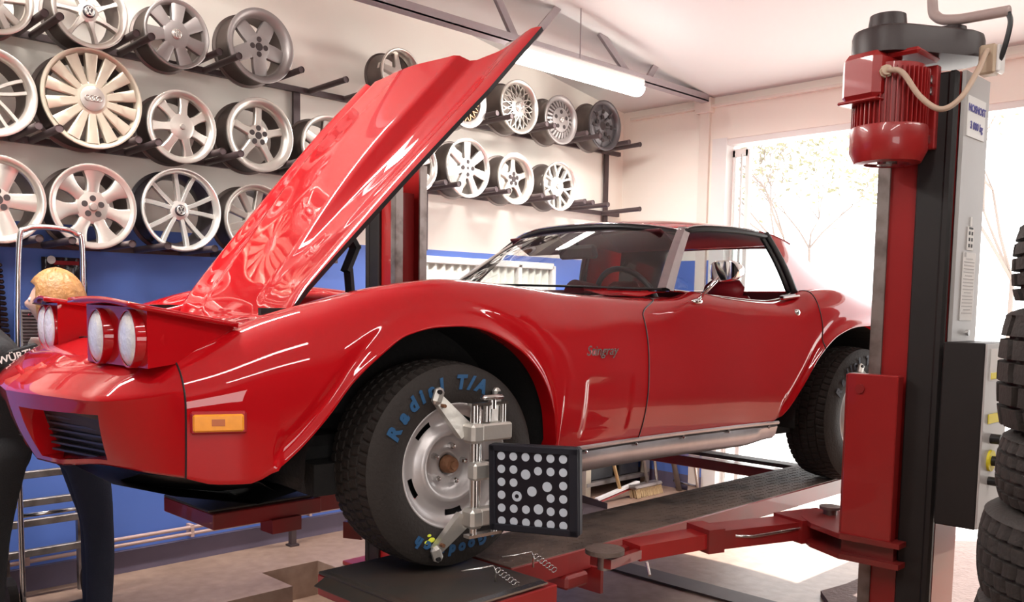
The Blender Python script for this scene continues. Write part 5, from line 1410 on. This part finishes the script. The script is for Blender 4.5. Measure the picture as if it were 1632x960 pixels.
    # conduit dropping from the ceiling to the post
    g = MB(); P = catmull([(3.09, 1.21, 3.6), (3.09, 1.21, 2.75), (3.09, 1.205, 2.50), (3.085, 1.185, 2.44), (3.08, 1.13, 2.42), (3.06, 1.04, 2.41), (3.05, .96, 2.405)], 8)
    g.tube(P, .016, 14); c = g.build('conduit', MATS['conduit_grey'], None, smooth=True); tag(c, 'grey electrical conduit bending from the ceiling towards the lift post', 'conduit')
    g = MB(); g.tube(catmull([(3.05, .962, 2.40), (3.05, .955, 2.37), (3.05, .962, 2.32), (3.06, .98, 2.27), (3.065, 1.0, 2.27)], 6), .008, 10); g.build('cable_tail', PLASTIC, c, smooth=True)
# ------------------------------------------------------------------ extra materials and assembly
PW = {'tube': 55, 'tube2': 75}
mat('lens', (.88, .89, .90), .16, .15, var=.12, scale=35, bump=.35, bscale=55)
mat('grille_grey', (.05, .045, .05), .4)
mat('steel_dark', (.13, .12, .125), .45, .6, var=.2)
mat('cream_silver', (.50, .44, .35), .35, .5)
mat('plate_dark', (.085, .075, .065), .5, .5, dirt=(.14, .08, .06), dirt_amt=.6, dirt_scale=7)
mat('pad_rubber', (.12, .085, .07), .7, var=.3, scale=25, bump=.4, bscale=80)
mat('cover_brown', (.035, .022, .022), .45)
mat('short_hair', (.05, .035, .03), .6, bump=.4)
mat('letter_grey', (.05, .055, .07), .7)
mat('faint_ink', (.5, .48, .48), .8)
mat('board_case', (.014, .014, .020), .55, spec=.25)
mat('board_face', (.006, .006, .012), .35)
mat('bag_black', (.02, .015, .018), .16, bump=.4, bscale=20)
mat('conduit_grey', (.42, .32, .3), .55)
build_room(); build_outside()
build_car(); build_rack(); build_drive_on_lift(); build_post(True); build_post(False)
build_clamp(0, -.84, .335, True, 'silver alignment clamp with black dotted target board on the front wheel')
build_clamp(2.489, -.84, .335, False, 'silver alignment clamp on the rear wheel, mostly behind the red lift carriage')
build_people(); build_tyres(); build_misc()
# daylight through the doorway
w = bpy.data.worlds.new('sky'); bpy.context.scene.world = w; w.use_nodes = True
bg = w.node_tree.nodes['Background']; bg.inputs[0].default_value = (1, .985, .98, 1); bg.inputs[1].default_value = 4.8
sun = bpy.data.lights.new('sun', 'SUN'); sun.energy = 12; sun.angle = .02; sun.color = (1, .95, .88)
so = bpy.data.objects.new('sun', sun); COL.objects.link(so); so.rotation_euler = (0, math.radians(40), math.radians(6))
# soft fill light added behind the camera, where no window stands
def area(name, loc, size, sy, e, rot, col=(1, .96, .93)):
    l = bpy.data.lights.new(name, 'AREA'); l.shape = 'RECTANGLE'; l.size = size; l.size_y = sy; l.energy = e; l.color = col
    o = bpy.data.objects.new(name, l); COL.objects.link(o); o.location = loc; o.rotation_euler = rot
area('window_daylight', (-3.0, -4.4, 1.5), 4.0, 1.8, 140, (math.radians(90), 0, 0))
#area('side_fill', (-4.9, 1.0, 2.0), 4.0, 1.6, 6, (math.radians(90), 0, math.radians(-90)))
cam = bpy.data.cameras.new('camera'); co = bpy.data.objects.new('camera', cam); COL.objects.link(co)
cam.sensor_fit = 'HORIZONTAL'; cam.sensor_width = 36.; cam.lens = 1450*36/1632; cam.shift_y = (612-480)/1632; cam.clip_end = 200; cam.clip_start = .02
yaw, pit, rol = math.radians(45.08), math.radians(5.01), math.radians(.90)
fw = Vector((math.cos(yaw)*math.cos(pit), math.sin(yaw)*math.cos(pit), -math.sin(pit))); r0 = Vector((math.sin(yaw), -math.cos(yaw), 0)); u0 = r0.cross(fw)
r1 = r0*math.cos(rol)+u0*math.sin(rol); u1 = -r0*math.sin(rol)+u0*math.cos(rol)
co.matrix_world = Matrix(((r1.x, u1.x, -fw.x, 0), (r1.y, u1.y, -fw.y, 0), (r1.z, u1.z, -fw.z, 1.5), (0, 0, 0, 1)))
sc = bpy.context.scene; sc.camera = co
sc.view_settings.view_transform = 'Standard'; sc.view_settings.look = 'None'; sc.view_settings.gamma = 1; sc.view_settings.exposure = 0.0; sc.view_settings.use_curve_mapping = False
